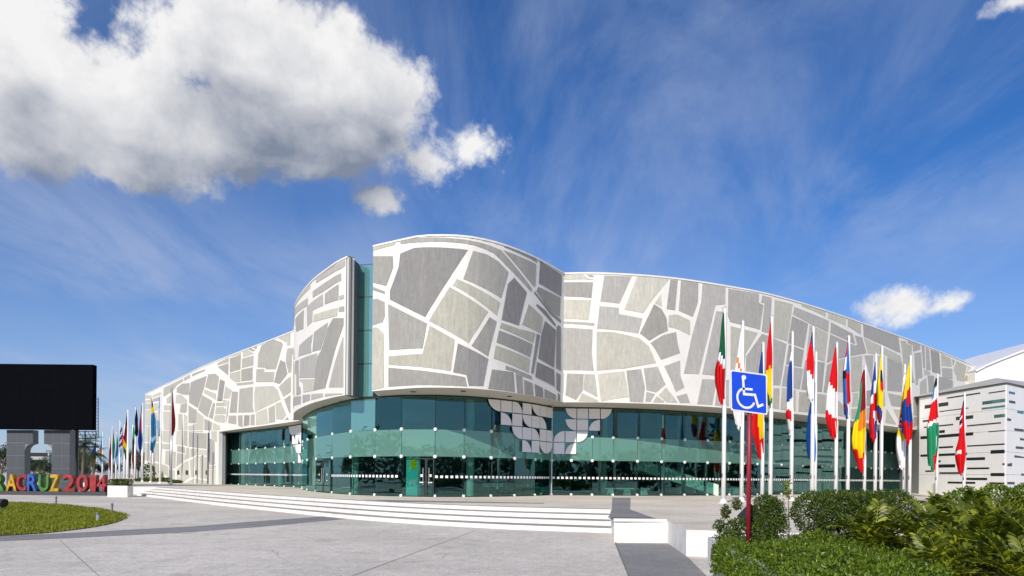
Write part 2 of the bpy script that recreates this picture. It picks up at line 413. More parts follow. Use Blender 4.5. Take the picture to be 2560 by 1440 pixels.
def face_piece(name, plan, poly, w0, w1, m, parent, step, zlim=None):
    """a flat-traced polygon (list of (s,z)) laid on the curved wall as a thin proud slab"""
    bm = bmesh.new()
    cl = []
    for (a, z) in poly:
        if zlim: z = min(max(z, zlim[0]), zlim[1])
        if not cl or (abs(cl[-1][0] - a) + abs(cl[-1][1] - z)) > 0.02: cl.append((a, z))
    if len(cl) < 3: bm.free(); return None
    vs = [bm.verts.new((a, z, 0)) for a, z in cl]
    try: bm.faces.new(vs)
    except ValueError: bm.free(); return None
    bmesh.ops.triangulate(bm, faces=bm.faces[:])
    lo, hi = min(a for a, z in cl), max(a for a, z in cl)
    k = math.floor(lo / step) + 1
    while k * step < hi - 1e-4:
        bmesh.ops.bisect_plane(bm, geom=bm.verts[:] + bm.edges[:] + bm.faces[:], plane_co=(k * step, 0, 0), plane_no=(1, 0, 0), dist=1e-5)
        k += 1
    bmesh.ops.dissolve_limit(bm, angle_limit=0.001, verts=[], edges=[e for e in bm.edges if len(e.link_faces) == 2 and abs(e.verts[0].co.x - e.verts[1].co.x) > 1e-4])
    r = bmesh.ops.extrude_face_region(bm, geom=bm.faces[:])
    for e in r['geom']:
        if isinstance(e, bmesh.types.BMVert): e.co.z = 1.0
    org = origin(parent)
    for v in bm.verts:
        v.co = plan.P(v.co.x, v.co.y, w0 if v.co.z < 0.5 else w1) - org
    bmesh.ops.recalc_face_normals(bm, faces=bm.faces)
    me = bpy.data.meshes.new(name); bm.to_mesh(me); bm.free(); me.materials.append(m)
    o = bpy.data.objects.new(name, me); C.objects.link(o); o.parent = parent
    return o
def slab_wall(name, plan, a, b, z0, z1, m, parent, thick=0.4, step=0.6):
    mb = MB(); ss = plan.range(a, b, step); n = len(ss)
    for s_ in ss:
        for (w, z) in ((0, z0), (0, z1), (-thick, z1), (-thick, z0)): mb.v.append(tuple(plan.P(s_, z, w)))
    for i in range(n - 1):
        for k in range(4):
            mb.f.append((i * 4 + k, i * 4 + (k + 1) % 4, (i + 1) * 4 + (k + 1) % 4, (i + 1) * 4 + k)); mb.m.append(0)
    mb.f.append((0, 1, 2, 3)); mb.m.append(0); e = (n - 1) * 4; mb.f.append((e + 3, e + 2, e + 1, e)); mb.m.append(0)
    return obj(name, mb, m, parent)
def sheet(pts, z):
    mb = MB(); tri = tessellate_polygon([[Vector((x, y, 0)) for x, y in pts]])
    mb.v = [(x, y, z) for x, y in pts]
    for t in tri:
        a, b, c = (Vector(mb.v[i]) for i in t)
        mb.f.append(tuple(t) if (b - a).cross(c - a).z > 0 else tuple(reversed(t))); mb.m.append(0)
    return mb
# ------------------------------------------------------------------ ground, steps, podium
PZ = 0.63
RIS = PZ / 4
g = MB(); g.quad((-2500, -2500, 0), (2500, -2500, 0), (2500, 2500, 0), (-2500, 2500, 0))
ground = tag(obj('plaza_ground', g, PAVE), kind='structure')
def flat_strip(name, px, z, m, parent=None, z_px=None):
    pts = [on_z(x, y, z if z_px is None else z_px) for x, y in px]
    return obj(name, sheet([(p.x, p.y) for p in pts], z), m, parent)
bandL = [(-250, 1368), (0, 1353), (180, 1345), (320, 1338), (480, 1330), (640, 1318), (760, 1307), (868, 1297), (806, 1291), (640, 1303), (480, 1316), (320, 1324), (180, 1332), (0, 1340), (-250, 1352)]
tag(flat_strip('paving_band', bandL, 0.004, BAND), kind='structure')
tag(flat_strip('paving_band', [(1530, 1331), (1538, 1362), (1570, 1440), (1640, 1620), (1930, 1620), (1767, 1440), (1722, 1395), (1672, 1358), (1537, 1358)], 0.004, BAND), kind='structure')
JO = mat('joint_filler', (0.20, 0.19, 0.17), 0.9, 0.2, 3)
def joint(p, q, w=0.02, z=0.008, par=ground, zz=0.0):
    a, b = on_z(*p, zz), on_z(*q, zz); d = (b - a).normalized(); n = Vector((-d.y, d.x, 0)) * w * 0.5
    return obj('expansion_joint', sheet([((a - n).x, (a - n).y), ((b - n).x, (b - n).y), ((b + n).x, (b + n).y), ((a + n).x, (a + n).y)], zz + z), JO, par)
joint((840, 1455), (1190, 1326), 0.016)
joint((150, 1352), (290, 1480), 0.010)
joint((1530, 1333), (1640, 1620), 0.03)
joint((60, 1254.5), (480, 1256.5), 0.16)
CRK = random.Random(5)
for (x, y, a0, n) in ((620, 1372, 0.3, 14), (1260, 1385, 2.6, 12), (330, 1410, 1.2, 10), (1010, 1348, 0.1, 16)):
    p = on_z(x, y, 0); a = a0; pts = [p.copy()]
    for i in range(n):
        a += CRK.gauss(0, 0.35); p = p + Vector((math.cos(a), math.sin(a), 0)) * CRK.uniform(0.15, 0.35); pts.append(p.copy())
    mb = MB()
    for i, (p, q) in enumerate(zip(pts, pts[1:])):
        d = (q - p).normalized(); w = 0.007 * (1 - i / (n + 2)); nn = Vector((-d.y, d.x, 0)) * w; up = Vector((0, 0, 0.004))
        mb.quad(p - nn + up, q - nn + up, q + nn + up, p + nn + up)
    obj('crack', mb, JO, ground, fix=False)
# steps: nosing curves of the lowest and the highest step
BL = catmull([(-31.0, 55.2), (-25.0, 48.6), (-19.6, 42.0), (-12.2, 34.0), (-7.2, 28.7), (-4.5, 26.4), (-2.0, 24.7), (0.6, 23.4), (3.45, 22.5)], 4)
TL = catmull([(-31.4, 58.6), (-26.0, 52.6), (-21.0, 46.8), (-14.2, 39.0), (-8.4, 33.3), (-5.2, 30.3), (-1.6, 27.8), (1.2, 26.7), (3.85, 26.0)], 4)
pb, pt_ = Plan(BL), Plan(TL)
NS = 40
def nosing(k):
    return [pb.pt(pb.L * i / NS).lerp(pt_.pt(pt_.L * i / NS), k / 3.0) for i in range(NS + 1)]
CUR = [nosing(k) for k in range(4)]
stairs = tag(thing('stairs', 'wide curved white-edged steps rising to the glass entrance', 'stairs', (0, 24, 0)), None)
for k in range(4):
    mb = MB(); c = CUR[k]; z0, z1 = k * RIS, (k + 1) * RIS
    c2 = CUR[k + 1] if k < 3 else [p + Vector((0.05, 0.5)) for p in c]
    if k == 3: c2 = [p + (q - p).normalized() * 0.45 for p, q in zip(c, [Vector((p.x * 0.9, p.y + 8)) for p in c])]
    ext = [b + (b - a).normalized() * 0.06 for a, b in zip(c, c2)]       # runs a little under the next riser
    for i in range(NS):
        a, b = c[i], c[i + 1]
        mb.quad((a.x, a.y, z0), (b.x, b.y, z0), (b.x, b.y, z1), (a.x, a.y, z1), 0)
        d, e = ext[i + 1], ext[i]
        top = z1 if k < 3 else z1 + 0.004
        mb.quad((a.x, a.y, top), (b.x, b.y, top), (d.x, d.y, top), (e.x, e.y, top), 1)
    for i in (0, NS):
        mb.quad((c[i].x, c[i].y, z0), (ext[i].x, ext[i].y, z0), (ext[i].x, ext[i].y, z1), (c[i].x, c[i].y, z1), 0)
    obj('step', mb, [STEPW, TREAD], stairs, fix=False)
stairs['kind'] = 'structure'
for k_ in ('category',): del stairs[k_]
# podium slab with its white front walls at the right of the steps
front = [(p.x, p.y) for p in CUR[3]]
pod = [(-33.2, 58.2)] + front + [(3.62, 24.5), (2.97, 19.3), (4.50, 19.25), (4.22, 16.1), (7.5, 15.3), (90, 15.0), (90, 150), (-110, 150), (-80, 118), (-62, 92), (-44, 70)]
podium = tag(obj('podium', sheet(pod, PZ), PODM), kind='structure')
mb = MB()
edge = pod[len(front):] 
walls = [(3.85, 26.0)] + [(3.62, 24.5), (2.97, 19.3), (4.50, 19.25), (4.22, 16.1), (7.5, 15.3), (90, 15.0)]
for a, b in zip(walls, walls[1:]): mb.quad((*a, 0), (*b, 0), (*b, PZ), (*a, PZ))
obj('podium_wall', mb, STEPW, podium, fix=False)
mb = MB()
lw = [(-110, 150), (-80, 118), (-62, 92), (-44, 70), (-33.2, 58.2), (-31.4, 58.6)]
for a, b in zip(lw, lw[1:]): mb.quad((*a, 0), (*b, 0), (*b, PZ), (*a, PZ))
obj('podium_wall', mb, STEPW, podium, fix=False)
# the kerb and the ramp strip
mb = MB(); mb.obox((3.72, 19.34, PZ + 0.02), (0.76, 0, 0), (0, 0.11, 0), (0, 0, 0.04)); obj('kerb', mb, STEPW, podium)
mb = MB(); mb.obox((3.70, 20.1, PZ + 0.004), (0.72, 0, 0), (0, 0.55, 0), (0, 0, 0.004)); obj('shade_inlay', mb, mat('shade_inlay', (0.075, 0.077, 0.08), 0.7, 0.2, 8), podium)  # dark inlay laid in for the shadow band behind the kerb
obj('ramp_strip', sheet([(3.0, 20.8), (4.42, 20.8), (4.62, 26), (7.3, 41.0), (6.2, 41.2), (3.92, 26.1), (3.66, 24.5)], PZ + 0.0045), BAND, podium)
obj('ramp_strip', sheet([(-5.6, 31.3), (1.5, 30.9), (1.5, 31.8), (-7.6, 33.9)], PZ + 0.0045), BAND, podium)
# ------------------------------------------------------------------ convention centre
ROOF, SOF = EYE + 12.95, EYE + 4.75
PW_R = Plan(catmull([(2.6, 42.55), (4.94, 42.3), (7.66, 42.6), (10.9, 43.4), (16.0, 45.7), (18.7, 47.3), (24.3, 51.4), (34.8, 60.1), (42.9, 67.0), (54.3, 77.2)]))
PW_D = Plan(catmull([(-7.97, 37.76), (-6.16, 36.67), (-5.14, 36.1), (-4.05, 35.93), (-2.9, 36.0), (-1.9, 36.35), (-0.69, 37.2), (0.58, 38.56), (1.58, 39.9), (3.2, 42.45)], 8))
PW_E = Plan(catmull([(-19.3, 58.6), (-18.4, 56.1), (-17.6, 53.6), (-16.8, 51.3), (-15.75, 48.9), (-14.4, 46.25), (-13.1, 44.0), (-11.6, 41.8), (-10.76, 40.6), (-9.85, 39.6)], 8))
PW_L = Plan(catmull([(-60.6, 110), (-52.7, 100.0), (-44.4, 89.6), (-38.8, 82.3), (-34, 76.6), (-28.5, 70.2), (-24.6, 65.8), (-19.8, 60.2), (-17.2, 57.2)]))
cc = thing('convention_centre', 'curved convention centre clad in grey and white street-map mosaic over green glass', 'building', (0, 48, 0))
JAMB = PW_L.s_of(547)
wR = slab_wall('wall', PW_R, 0, PW_R.L, SOF, ROOF, WHITE, cc)
wD = slab_wall('wall', PW_D, 0, PW_D.L, SOF, ROOF, WHITE, cc, step=0.4)
wE = slab_wall('wall', PW_E, 0, PW_E.L, SOF, ROOF, WHITE, cc, step=0.4)
wL = slab_wall('wall', PW_L, JAMB, PW_L.L, SOF, ROOF, WHITE, cc)
wG = slab_wall('wall', PW_L, 0, JAMB, 0.0, ROOF + 0.002, WHITE, cc)
tag(wD, 'bulging drum wall of large grey map blocks above the entrance')
def trace(wall, plan, ox, oy, sc, polys, step, zl=None, alt=None):
    zl = zl or (SOF + 0.03, ROOF - 0.05)
    for line in polys.strip().split('\n'):
        kind, nums = line.strip().split(' ', 1)
        if plan in (PW_R, PW_E): kind = {'D': 'M', 'M': 'R', 'L': 'P'}[kind]  # right wing's lighter shading than the drum put into paler mosaic tones
        if plan is PW_L: kind = {'D': 'M', 'M': 'N', 'L': 'P'}[kind]
        v = [float(x) for x in nums.replace(',', ' ').split()]
        pts = [plan.hit(ox + v[i] / sc, oy + v[i + 1] / sc) for i in range(0, len(v), 2)]
        w = wall
        if alt and sum(p[0] for p in pts) / len(pts) < JAMB:
            w = alt; z2 = (0.05, zl[1])
        else: z2 = zl
        face_piece('panel', plan, pts, 0.002, 0.026, PANEL[kind], w, step, z2)
trace(wD, PW_D, 880, 560, 3.2, '''
M 160,260 328,258 332,345 275,495 160,470
M 160,503 265,540 265,560 160,530
M 155,605 205,598 262,625 265,735 245,785 155,812
L 155,830 205,828 255,878 258,1308 155,1328
D 388,238 500,192 700,188 925,208 780,430 585,745 305,605 305,535 330,470 375,345
M 290,640 600,795 565,995 300,1008
L 622,812 820,925 790,1175 295,1125 295,1058 565,1040
M 293,1150 905,1225 920,1300 293,1302
D 847,955 1088,1078 1048,1295 935,1295 915,1208 808,1185
L 780,505 1085,700 930,952 615,775
M 968,215 1080,245 1170,300 1248,385 1190,590 890,440
L 838,440 1180,625 1155,730 808,490
M 1100,745 1155,780 1085,1058 955,975
D 1295,430 1395,545 1330,810 1195,765 1245,480
M 390,135 680,108 900,125 1080,165 1190,210 1440,520 1425,535 1230,330 1130,230 980,170 800,145 560,145 390,160
L 158,192 345,142 345,165 160,215
M 1209,211 1470,321 1463,487 1448,497
D 1214,182 1475,302 1475,284 1230,182
D 1502,296 1676,408 1671,577 1492,472
M 1487,502 1666,590 1659,741 1571,673 1473,536
D 1458,536 1571,678 1668,766 1668,790 1580,717 1453,551
D 1478,639 1546,692 1634,810 1620,815 1473,653
L 1410,640 1522,746 1507,870 1358,800
D 1541,775 1629,848 1614,1147 1487,1073 1512,887
D 1649,809 1668,819 1668,1171 1629,1151 1634,829
D 1475,878 1502,888 1448,1195 1429,1190
L 1194,790 1331,839 1463,873 1443,946 1180,829
M 1175,851 1441,961 1421,1063 1155,946
L 1148,971 1421,1078 1409,1186 1131,1073
M 1228,1132 1434,1215 1438,1244 1365,1217 1307,1190 1304,1181 1228,1161
M 1118,1164 1289,1186 1299,1342 1089,1318
M 1307,1200 1360,1222 1366,1358 1319,1350
M 1373,1244 1441,1274 1448,1371 1377,1362
D 1458,1279 1524,1313 1527,1391 1465,1376
D 1478,1103 1615,1166 1619,1298 1463,1220
M 1536,1318 1629,1367 1629,1415 1536,1393
D 1632,1186 1666,1205 1663,1347 1632,1318
D 1644,1352 1663,1367 1663,1420 1641,1415
''', 0.6)
trace(wE, PW_E, 720, 640, 7.2, '''
M 510,400 1035,75 1035,170 960,230 510,490
L 280,610 410,500 400,580 150,870 135,850
M 450,640 960,310 960,440 620,650 450,750
M 670,680 915,510 910,790 665,870
M 400,860 630,690 635,890 445,980 440,1180 350,1270 345,920
M 120,980 360,760 360,890 120,1090
M 135,1140 290,970 280,1310 150,1360
M 925,720 1010,695 1010,760 930,795
L 470,1060 900,930 885,1080 840,1085 460,1190
M 925,920 1015,905 1015,1000 915,1000
''', 0.6)
trace(wE, PW_E, 720, 820, 6.0, '''
D 683,-147 838,-147 835,-40 560,900 385,940 445,430 500,340 600,0
M 395,65 600,-80 590,0 490,325 370,355
M 175,265 375,95 345,265 355,370 160,430
M 185,470 440,380 405,745 175,750
L 175,775 395,765 385,940 235,970 230,830 175,790
M 832,130 832,890 615,890
M 80,1060 200,1020 195,1140 78,1205
M 225,1005 335,995 330,1085 222,1125
M 355,990 530,980 525,1035 350,1080
M 560,985 825,980 825,993 555,1030
M 110,500 165,480 165,875 190,885 195,990 130,1010 130,700 105,680
L 60,400 105,340 110,460 60,570
L 62,580 100,540 100,1020 58,1050
''', 0.6)
trace(wR, PW_R, 1380, 660, 3.6, '''
L 105,98 280,98 330,130 380,140 100,140
M 315,98 360,98 380,115 340,118
D 105,165 368,165 355,305 100,290
L 98,320 350,325 330,505 98,490
M 98,515 380,532 380,555 98,535
M 100,570 365,590 358,800 375,960 96,955
M 470,104 715,112 605,355 435,335
L 765,112 1055,135 915,300 820,440 650,410
M 428,380 600,395 600,450 812,490 775,625 620,600 480,585 405,580
L 400,610 560,615 780,665 870,740 935,890 650,940 400,960
D 918,362 985,405 1030,490 1040,600 960,635 875,690 790,625
D 885,710 1000,640 1115,612 1130,720 1150,800 980,862 930,770
L 980,270 990,385 925,350
D 1065,140 1130,148 1105,415 1030,405
M 1160,150 1315,172 1312,340 1265,475 1140,420
L 1050,460 1130,455 1240,510 1240,640 1120,580 1045,565
M 1355,178 1560,212 1558,360 1470,370 1320,990 1185,985 1260,640 1340,350
M 1475,425 1570,432 1565,1015 1350,990
M 1350,1035 1480,1040 1440,1268 1305,1260
M 1490,1060 1590,1040 1590,1280 1465,1272
M 1585,222 1860,268 1860,350 1900,370 1870,590 1600,520 1580,460
L 1605,560 1850,620 1740,810 1720,1000 1720,1290 1605,1285
M 1885,630 1955,648 1955,1000 1740,1000 1745,830
M 1890,282 1975,305 1960,625 1885,605 1910,350 1880,345
L 110,985 96,985 96,1160 105,1155
D 135,985 285,990 275,1140 215,1225 120,1180
M 292,990 385,995 408,1200 280,1130
L 270,1160 410,1225 415,1240 235,1236
L 408,990 650,965 690,1195 440,1235
M 668,960 800,945 835,1110 820,1245 700,1240
M 825,940 950,925 1020,1085 935,1155 850,1135
M 850,1150 925,1170 885,1240 838,1240
L 940,1190 1010,1235 1000,1246 905,1244
L 1025,1110 1130,1246 1030,1246 960,1180
M 1010,920 1150,868 1155,1010 1190,1110 1115,1150
M 1120,1190 1210,1165 1240,1250 1150,1250
L 1745,1020 1955,1020 1955,1310 1745,1300
''', 1.1)
trace(wR, PW_R, 1780, 740, 2.8795, '''
L 448,26 580,60 540,325 440,295
L 640,55 820,116 815,145 640,68
L 830,122 965,158 960,210 830,155
L 975,162 1070,196 1070,275 975,215
M 1085,202 1340,296 1355,410 1090,290
M 590,78 840,180 835,260 700,195 580,130
M 855,190 1010,272 1030,345 850,262
M 575,145 690,200 660,375 545,335
L 700,205 835,270 810,470 675,430
M 848,275 1030,358 1045,350 1025,283 1080,300 1110,410 1000,430 870,460 825,480
L 1090,300 1355,430 1370,490 1240,420 1120,410
M 440,305 535,345 490,640 440,640
M 550,350 660,390 640,510 530,490
M 525,500 655,525 630,670 500,645
M 670,460 810,480 790,690 640,670
L 440,665 485,665 480,812 435,806
L 500,660 600,675 600,826 490,816
L 625,690 850,715 850,850 620,830
M 825,500 865,475 850,560 850,700 800,690
L 880,465 985,445 985,690 870,690
L 995,440 1080,430 1075,680 1000,690
M 1095,430 1160,425 1150,640 1100,450
L 1175,425 1240,435 1245,670 1165,650
M 1260,440 1370,495 1375,690 1260,680
L 1010,700 1050,695 1050,790 1005,795
M 1070,690 1150,675 1150,790 1060,795
L 1000,815 1180,800 1180,895 1000,882
L 870,720 970,810 970,870 870,856
M 1265,700 1370,720 1370,800 1290,790
L 1255,810 1325,925 1245,912
L 1305,815 1380,820 1380,925 1355,925
L 1175,690 1240,690 1245,790 1185,795
''', 1.6)
trace(wR, PW_R, 2220, 840, 6.0, '''
L 185,66 270,80 275,120 355,140 345,420 380,640 400,700 260,700 225,420
M 290,66 480,136 485,200 370,230 365,130 290,105
M 385,260 495,240 515,620 450,640 440,730 410,730 395,400
M 500,146 545,166 555,480 525,480
M 560,172 612,196 640,510 570,510
D 632,204 765,250 785,570 660,540
L 790,262 945,338 950,460 795,440
M 805,480 960,490 965,650 810,625
M 960,348 1000,368 970,460
L 1020,372 1180,448 1150,580 1150,680 1030,660 1020,580 980,500
L 1190,450 1395,540 1395,590 1180,560
M 1165,590 1215,590 1220,690 1150,660
M 1235,600 1380,610 1420,660 1240,690
M 590,590 690,595 690,900 610,900
M 740,600 970,670 970,760 750,890
L 470,700 570,620 590,900 470,900
L 530,500 620,535 640,570 540,590
M 375,920 430,920 430,1190 375,1180
M 450,930 485,960 480,1120 455,1130
M 375,1215 480,1215 480,1290 390,1360 370,1360
''', 1.6)
ztop = ROOF - 0.05
trace(wL, PW_L, 350, 920, 9.0, '''
L 110,615 265,615 260,690 110,690
L 110,720 245,715 240,780 105,780
L 105,800 245,800 240,920 105,930
L 105,950 235,940 235,1290 105,1290
L 290,606 470,536 480,590 280,680
M 290,700 470,640 440,740 290,760
M 530,450 970,235 970,290 830,390 790,450 720,530 530,650
M 990,222 1130,145 1135,220 1000,290
M 1170,140 1460,30 1470,60 1180,190
M 830,450 950,350 1120,340 1110,600 980,600 830,550
D 1150,320 1500,180 1450,420 1300,900 1110,780 1110,600
M 1540,140 1700,130 1780,200 1740,500 1600,490 1470,430
D 1800,260 1880,310 1850,740 1740,740
L 1450,480 1580,530 1715,580 1715,720 1440,560
M 1400,610 1630,740 1520,1110 1310,940
M 1650,780 1690,800 1640,1150 1550,1110
L 820,600 930,600 1060,720 1060,770 910,800 800,790
M 920,820 1060,780 1060,960 1030,1010 900,1000
M 1095,840 1290,960 1270,1240 1095,1240
L 1300,990 1435,1100 1425,1400 1090,1400 1090,1310 1280,1250
M 1455,1140 1620,1220 1610,1400 1450,1400
L 1720,880 1890,880 1890,1030 1690,1030
L 1690,1060 1890,1060 1890,1200 1665,1190
L 1720,790 1890,790 1890,850 1720,850
L 540,840 720,840 720,950 540,950
L 520,980 720,980 720,1400 540,1400
L 870,1030 960,1040 970,1400 860,1400
L 990,1040 1070,1080 1070,1400 990,1400
L 600,690 720,600 720,790 610,800
L 315,790 410,780 410,960 320,960
L 340,1000 420,1000 420,1270 340,1270
L 1640,1230 1800,1300 1800,1390 1640,1400
''', 2.4, alt=wG)
trace(wL, PW_L, 350, 1060, 9.0, '''
L 110,50 230,50 230,400 110,400
L 340,30 430,30 430,400 340,400
L 510,155 720,155 700,430 510,400
L 830,155 970,155 970,480 810,460
M 985,155 1070,155 1070,500 985,480
M 1100,180 1500,210 1500,560 1100,510
L 1095,155 1420,160 1420,185 1095,165
M 840,490 1010,520 1020,660 840,620
L 1040,530 1105,530 1125,750 1000,820 1000,680 1040,680
L 1125,550 1280,560 1270,690 1145,755
L 1300,570 1520,590 1520,710 1300,690
M 840,640 980,680 980,850 820,960
L 740,620 815,630 800,1000 740,1000
L 580,600 690,610 690,940 570,900
L 510,440 700,450 700,580 580,570 510,560
L 840,1000 1000,860 1090,820 1115,1200 1000,1300 940,1340 920,1200 850,1100
L 1125,810 1190,790 1230,1180 1150,1200
L 1215,780 1280,710 1320,710 1320,1180 1250,1180
L 1340,720 1520,740 1520,1240 1340,1220
L 1000,1330 1210,1230 1230,1380 1000,1380
L 1245,1230 1520,1280 1520,1380 1245,1380
M 1545,330 1660,340 1680,420 1690,900 1560,930
L 1560,950 1700,930 1700,1000 1560,1020
L 1560,1040 1700,1020 1700,1380 1560,1380
L 1610,160 1730,160 1730,400 1690,400 1660,320 1610,320
L 480,900 640,950 640,1180 550,1130 480,1180
L 110,430 230,430 230,820 110,820
L 340,430 500,440 480,870 310,830
L 310,880 460,890 440,1200 330,1200
L 660,1040 790,1040 790,1380 640,1380
L 830,1130 920,1220 930,1380 830,1380
''', 2.4, alt=wG)
trace(wL, PW_L, 540, 820, 10.286, '''
M 45,900 330,760 330,870 45,960
M 50,1000 325,905 315,1220
M 365,780 640,690 630,1060 360,1140
L 370,715 640,605 640,680 370,740
L 360,1170 630,1100 630,1390 480,1390 360,1280
L 690,605 810,555 920,620 980,660 700,750
M 840,548 900,515 1020,580 940,600
M 945,500 1060,450 1050,530 1020,540
M 675,790 970,710 965,960 670,1030
M 655,1070 950,1010 940,1340 655,1370
M 1180,440 1480,280 1700,370 1720,440 1640,700 1540,1060 1285,1060 1280,1020 1070,1010 1090,680
L 1590,250 1920,130 1910,440 1830,450 1830,380
M 1850,520 1960,520 2030,560 1960,700 1940,1130 1870,1160 1800,880 1820,640
D 1660,820 1780,880 1840,1180 1670,1400 1640,1440 1500,1400 1560,1140
M 1045,1060 1245,1050 1245,1130 1510,1130 1480,1390 1030,1390
''', 1.6)
trace(wL, PW_L, 540, 940, 9.6, '''
D 110,80 215,130 150,590 30,600
L 230,240 380,340 330,540 180,540
L 170,570 270,580 270,700 160,650
M 390,370 530,380 500,880 330,880
M 570,310 890,260 880,700 910,870 540,880
L 945,260 1380,235 1480,330 1550,560 940,860 920,500
M 1730,50 1800,20 1800,380 1620,500 1510,260
M 1640,560 1790,460 1790,900 1760,880
L 1430,670 1560,620 1690,930 1600,1050 1450,1040
M 1260,770 1410,700 1430,1100 1280,1130
L 960,880 1220,780 1270,1140 970,1180
M 310,950 490,950 490,1160 300,1130
M 530,950 640,940 640,1230 540,1195
D 680,940 810,940 800,1180 670,1210
M 840,930 930,920 930,1180 830,1180
L 5,960 230,960 215,1120 5,1100
L 5,780 250,780 240,910 5,910
L 5,640 150,640 270,720 5,720
M 1640,1060 1720,980 1755,1050
M 470,180 900,130 900,190 520,230
M 290,590 318,590 290,900 250,1100 240,1100
''', 1.6)
# small square windows and tall slots in the left wing
WDK = mat('dark_opening', (0.018, 0.018, 0.02), 0.3, 0.1)
for (a, b) in ((843, 892), (1035, 1090), (1252, 1308), (1486, 1540)):
    p = [PW_L.hit(350 + x / 9, 1060 + y / 9) for x, y in ((a, 1045), (b, 1045), (b, 1140), (a, 1140))]
    fr = face_piece('window', PW_L, p, 0.051, 0.06, WDK, wG, 5)
for (x, y) in ((1304, 230), (1540, 200), (1412, 700), (1652, 640)):
    a = PW_L.hit(350 + x / 9, 1060 + y / 9); b = PW_L.hit(350 + x / 9, 1060 + 1370 / 9)
    face_piece('slot', PW_L, [(a[0] - 0.17, a[1]), (a[0] + 0.17, a[1]), (a[0] + 0.17, 0.1), (a[0] - 0.17, 0.1)], 0.051, 0.075, REVEAL, wG, 5)
# parapet copings, thin pale metal lines along the roof edge
for pl, a, b in ((PW_R, 0, PW_R.L), (PW_D, 0, PW_D.L), (PW_E, 0, PW_E.L), (PW_L, 0, PW_L.L)):
    mb = MB(); ss = pl.range(a, b, 0.8); prof = ((0.045, -0.06), (0.045, 0.04), (-0.45, 0.05), (-0.45, -0.0))
    for s_ in ss:
        for w, z in prof: mb.v.append(tuple(pl.P(s_, ROOF + z + 0.006, w)))
    for i in range(len(ss) - 1):
        for k in range(3): mb.f.append((i * 4 + k, i * 4 + k + 1, i * 4 + 5 + k, i * 4 + 4 + k)); mb.m.append(0)
    obj('coping', mb, WHITE, cc)
# curtain-wall lines
def PZ_(lst): return catmull([((ray(x, 1150)[0]) * Y, Y) for x, Y in lst], 8)
GL_D = Plan(PZ_([(752, 57.0), (769, 51.9), (791, 48.2), (831.5, 44.6), (877, 41.7), (938, 40.3), (1004, 39.3), (1088, 39.1), (1160, 39.5), (1228, 40.4), (1287, 41.7), (1338, 43.3), (1379, 45.3)]))
GL_L = Plan(PZ_([(560, 79.6), (579, 77.2), (598, 75.2), (619, 73.4), (641, 71.6), (664, 69.7), (688, 67.8), (712, 65.9), (736, 64.0), (764, 61.2)]))
rr = [PW_R.P(s_, 0, -3.0) for s_ in PW_R.range(0, PW_R.L, 1.5)]
gr = [(p.x, p.y) for p in rr if p.x > 3.0]
GL_R = Plan([((ray(1379, 1150)[0]) * 45.25, 45.25)] + gr)
H1, H2 = PZ + 2.37, PZ + 3.97
CLAMP = mat('white_clamp', (0.85, 0.85, 0.85), 0.4, 0.03)
def curtain(plan, pxs, extra=None, label=None, top=SOF, notop=()):
    ss = [plan.s_of(x) for x in pxs]
    if extra:
        while ss[-1] + extra < plan.L - 0.5: ss.append(ss[-1] + extra)
    rail = MB(); head = MB()
    for a, b in zip(ss, ss[1:]):
        for (z0, z1, w, rl) in ((PZ, PZ + 0.05, 0.05, rail), (top - 0.10, top - 0.003, 0.06, head)):
            p, q = plan.P(a, 0), plan.P(b, 0); d = (q - p) * 0.5; n = Vector((d.y, -d.x, 0)).normalized() * w
            rl.obox((p + q) * 0.5 + Vector((0, 0, (z0 + z1) / 2)), d, n, (0, 0, (z1 - z0) / 2))
    cw = obj('curtain_wall', rail, DARK, cc)
    obj('head_rail', head, DARK, cw)
    if label: cw['label'] = label
    for i, (a, b) in enumerate(zip(ss, ss[1:])):
        p, q = plan.P(a, 0), plan.P(b, 0); d = (q - p) * 0.5; L = d.length; d2 = d * ((L - 0.012) / L); n = Vector((d.y, -d.x, 0)).normalized()
        for (z0, z1, m) in ((PZ + 0.055, H1 - 0.008, GLASS), (H1 + 0.008, H2 - 0.008, GLASSB), (H2 + 0.008, top - 0.105, GLASS)):
            mb = MB(); jit = Vector((0, 0, random.uniform(-0.004, 0.004))) 
            c = (p + q) * 0.5 + Vector((0, 0, (z0 + z1) / 2))
            ux = d2 + n * random.uniform(-0.006, 0.006)
            mb.obox(c, ux, n * 0.009, Vector((0, 0, (z1 - z0) / 2)) + n * random.uniform(-0.006, 0.006))
            obj('glass_pane', mb, GLASSC if (plan is GL_D and i == 4 and m is GLASS and z0 > H1) else m, cw)
    for s_ in ss:
        n = plan.nor(s_)
        for z in (PZ + 0.06, H1, H2):
            mb = MB(); c = plan.P(s_, z, 0.0); n3 = Vector((n.x, n.y, 0)); r = 0.105 if z > PZ + 1 else 0.09
            mb.tube([c - n3 * 0.03, c + n3 * 0.05, c + n3 * 0.075], [r, r, r * 0.7], 10)
            obj('glass_clamp', mb, CLAMP, cw)
    return cw, ss
PX_D = [757, 769, 791, 831.5, 877, 938, 1004, 1088, 1160, 1228, 1287, 1338, 1379]
PX_L = [562, 579, 598, 619, 641, 664, 688, 712, 736, 757]
PX_R = [1379, 1429, 1481, 1533, 1594, 1654, 1712, 1769, 1824]
cwD, ssD = curtain(GL_D, PX_D, label='curved green glass front beneath the drum')
cwL, ssL = curtain(GL_L, PX_L)
cwR, ssR = curtain(GL_R, PX_R, 1.65)
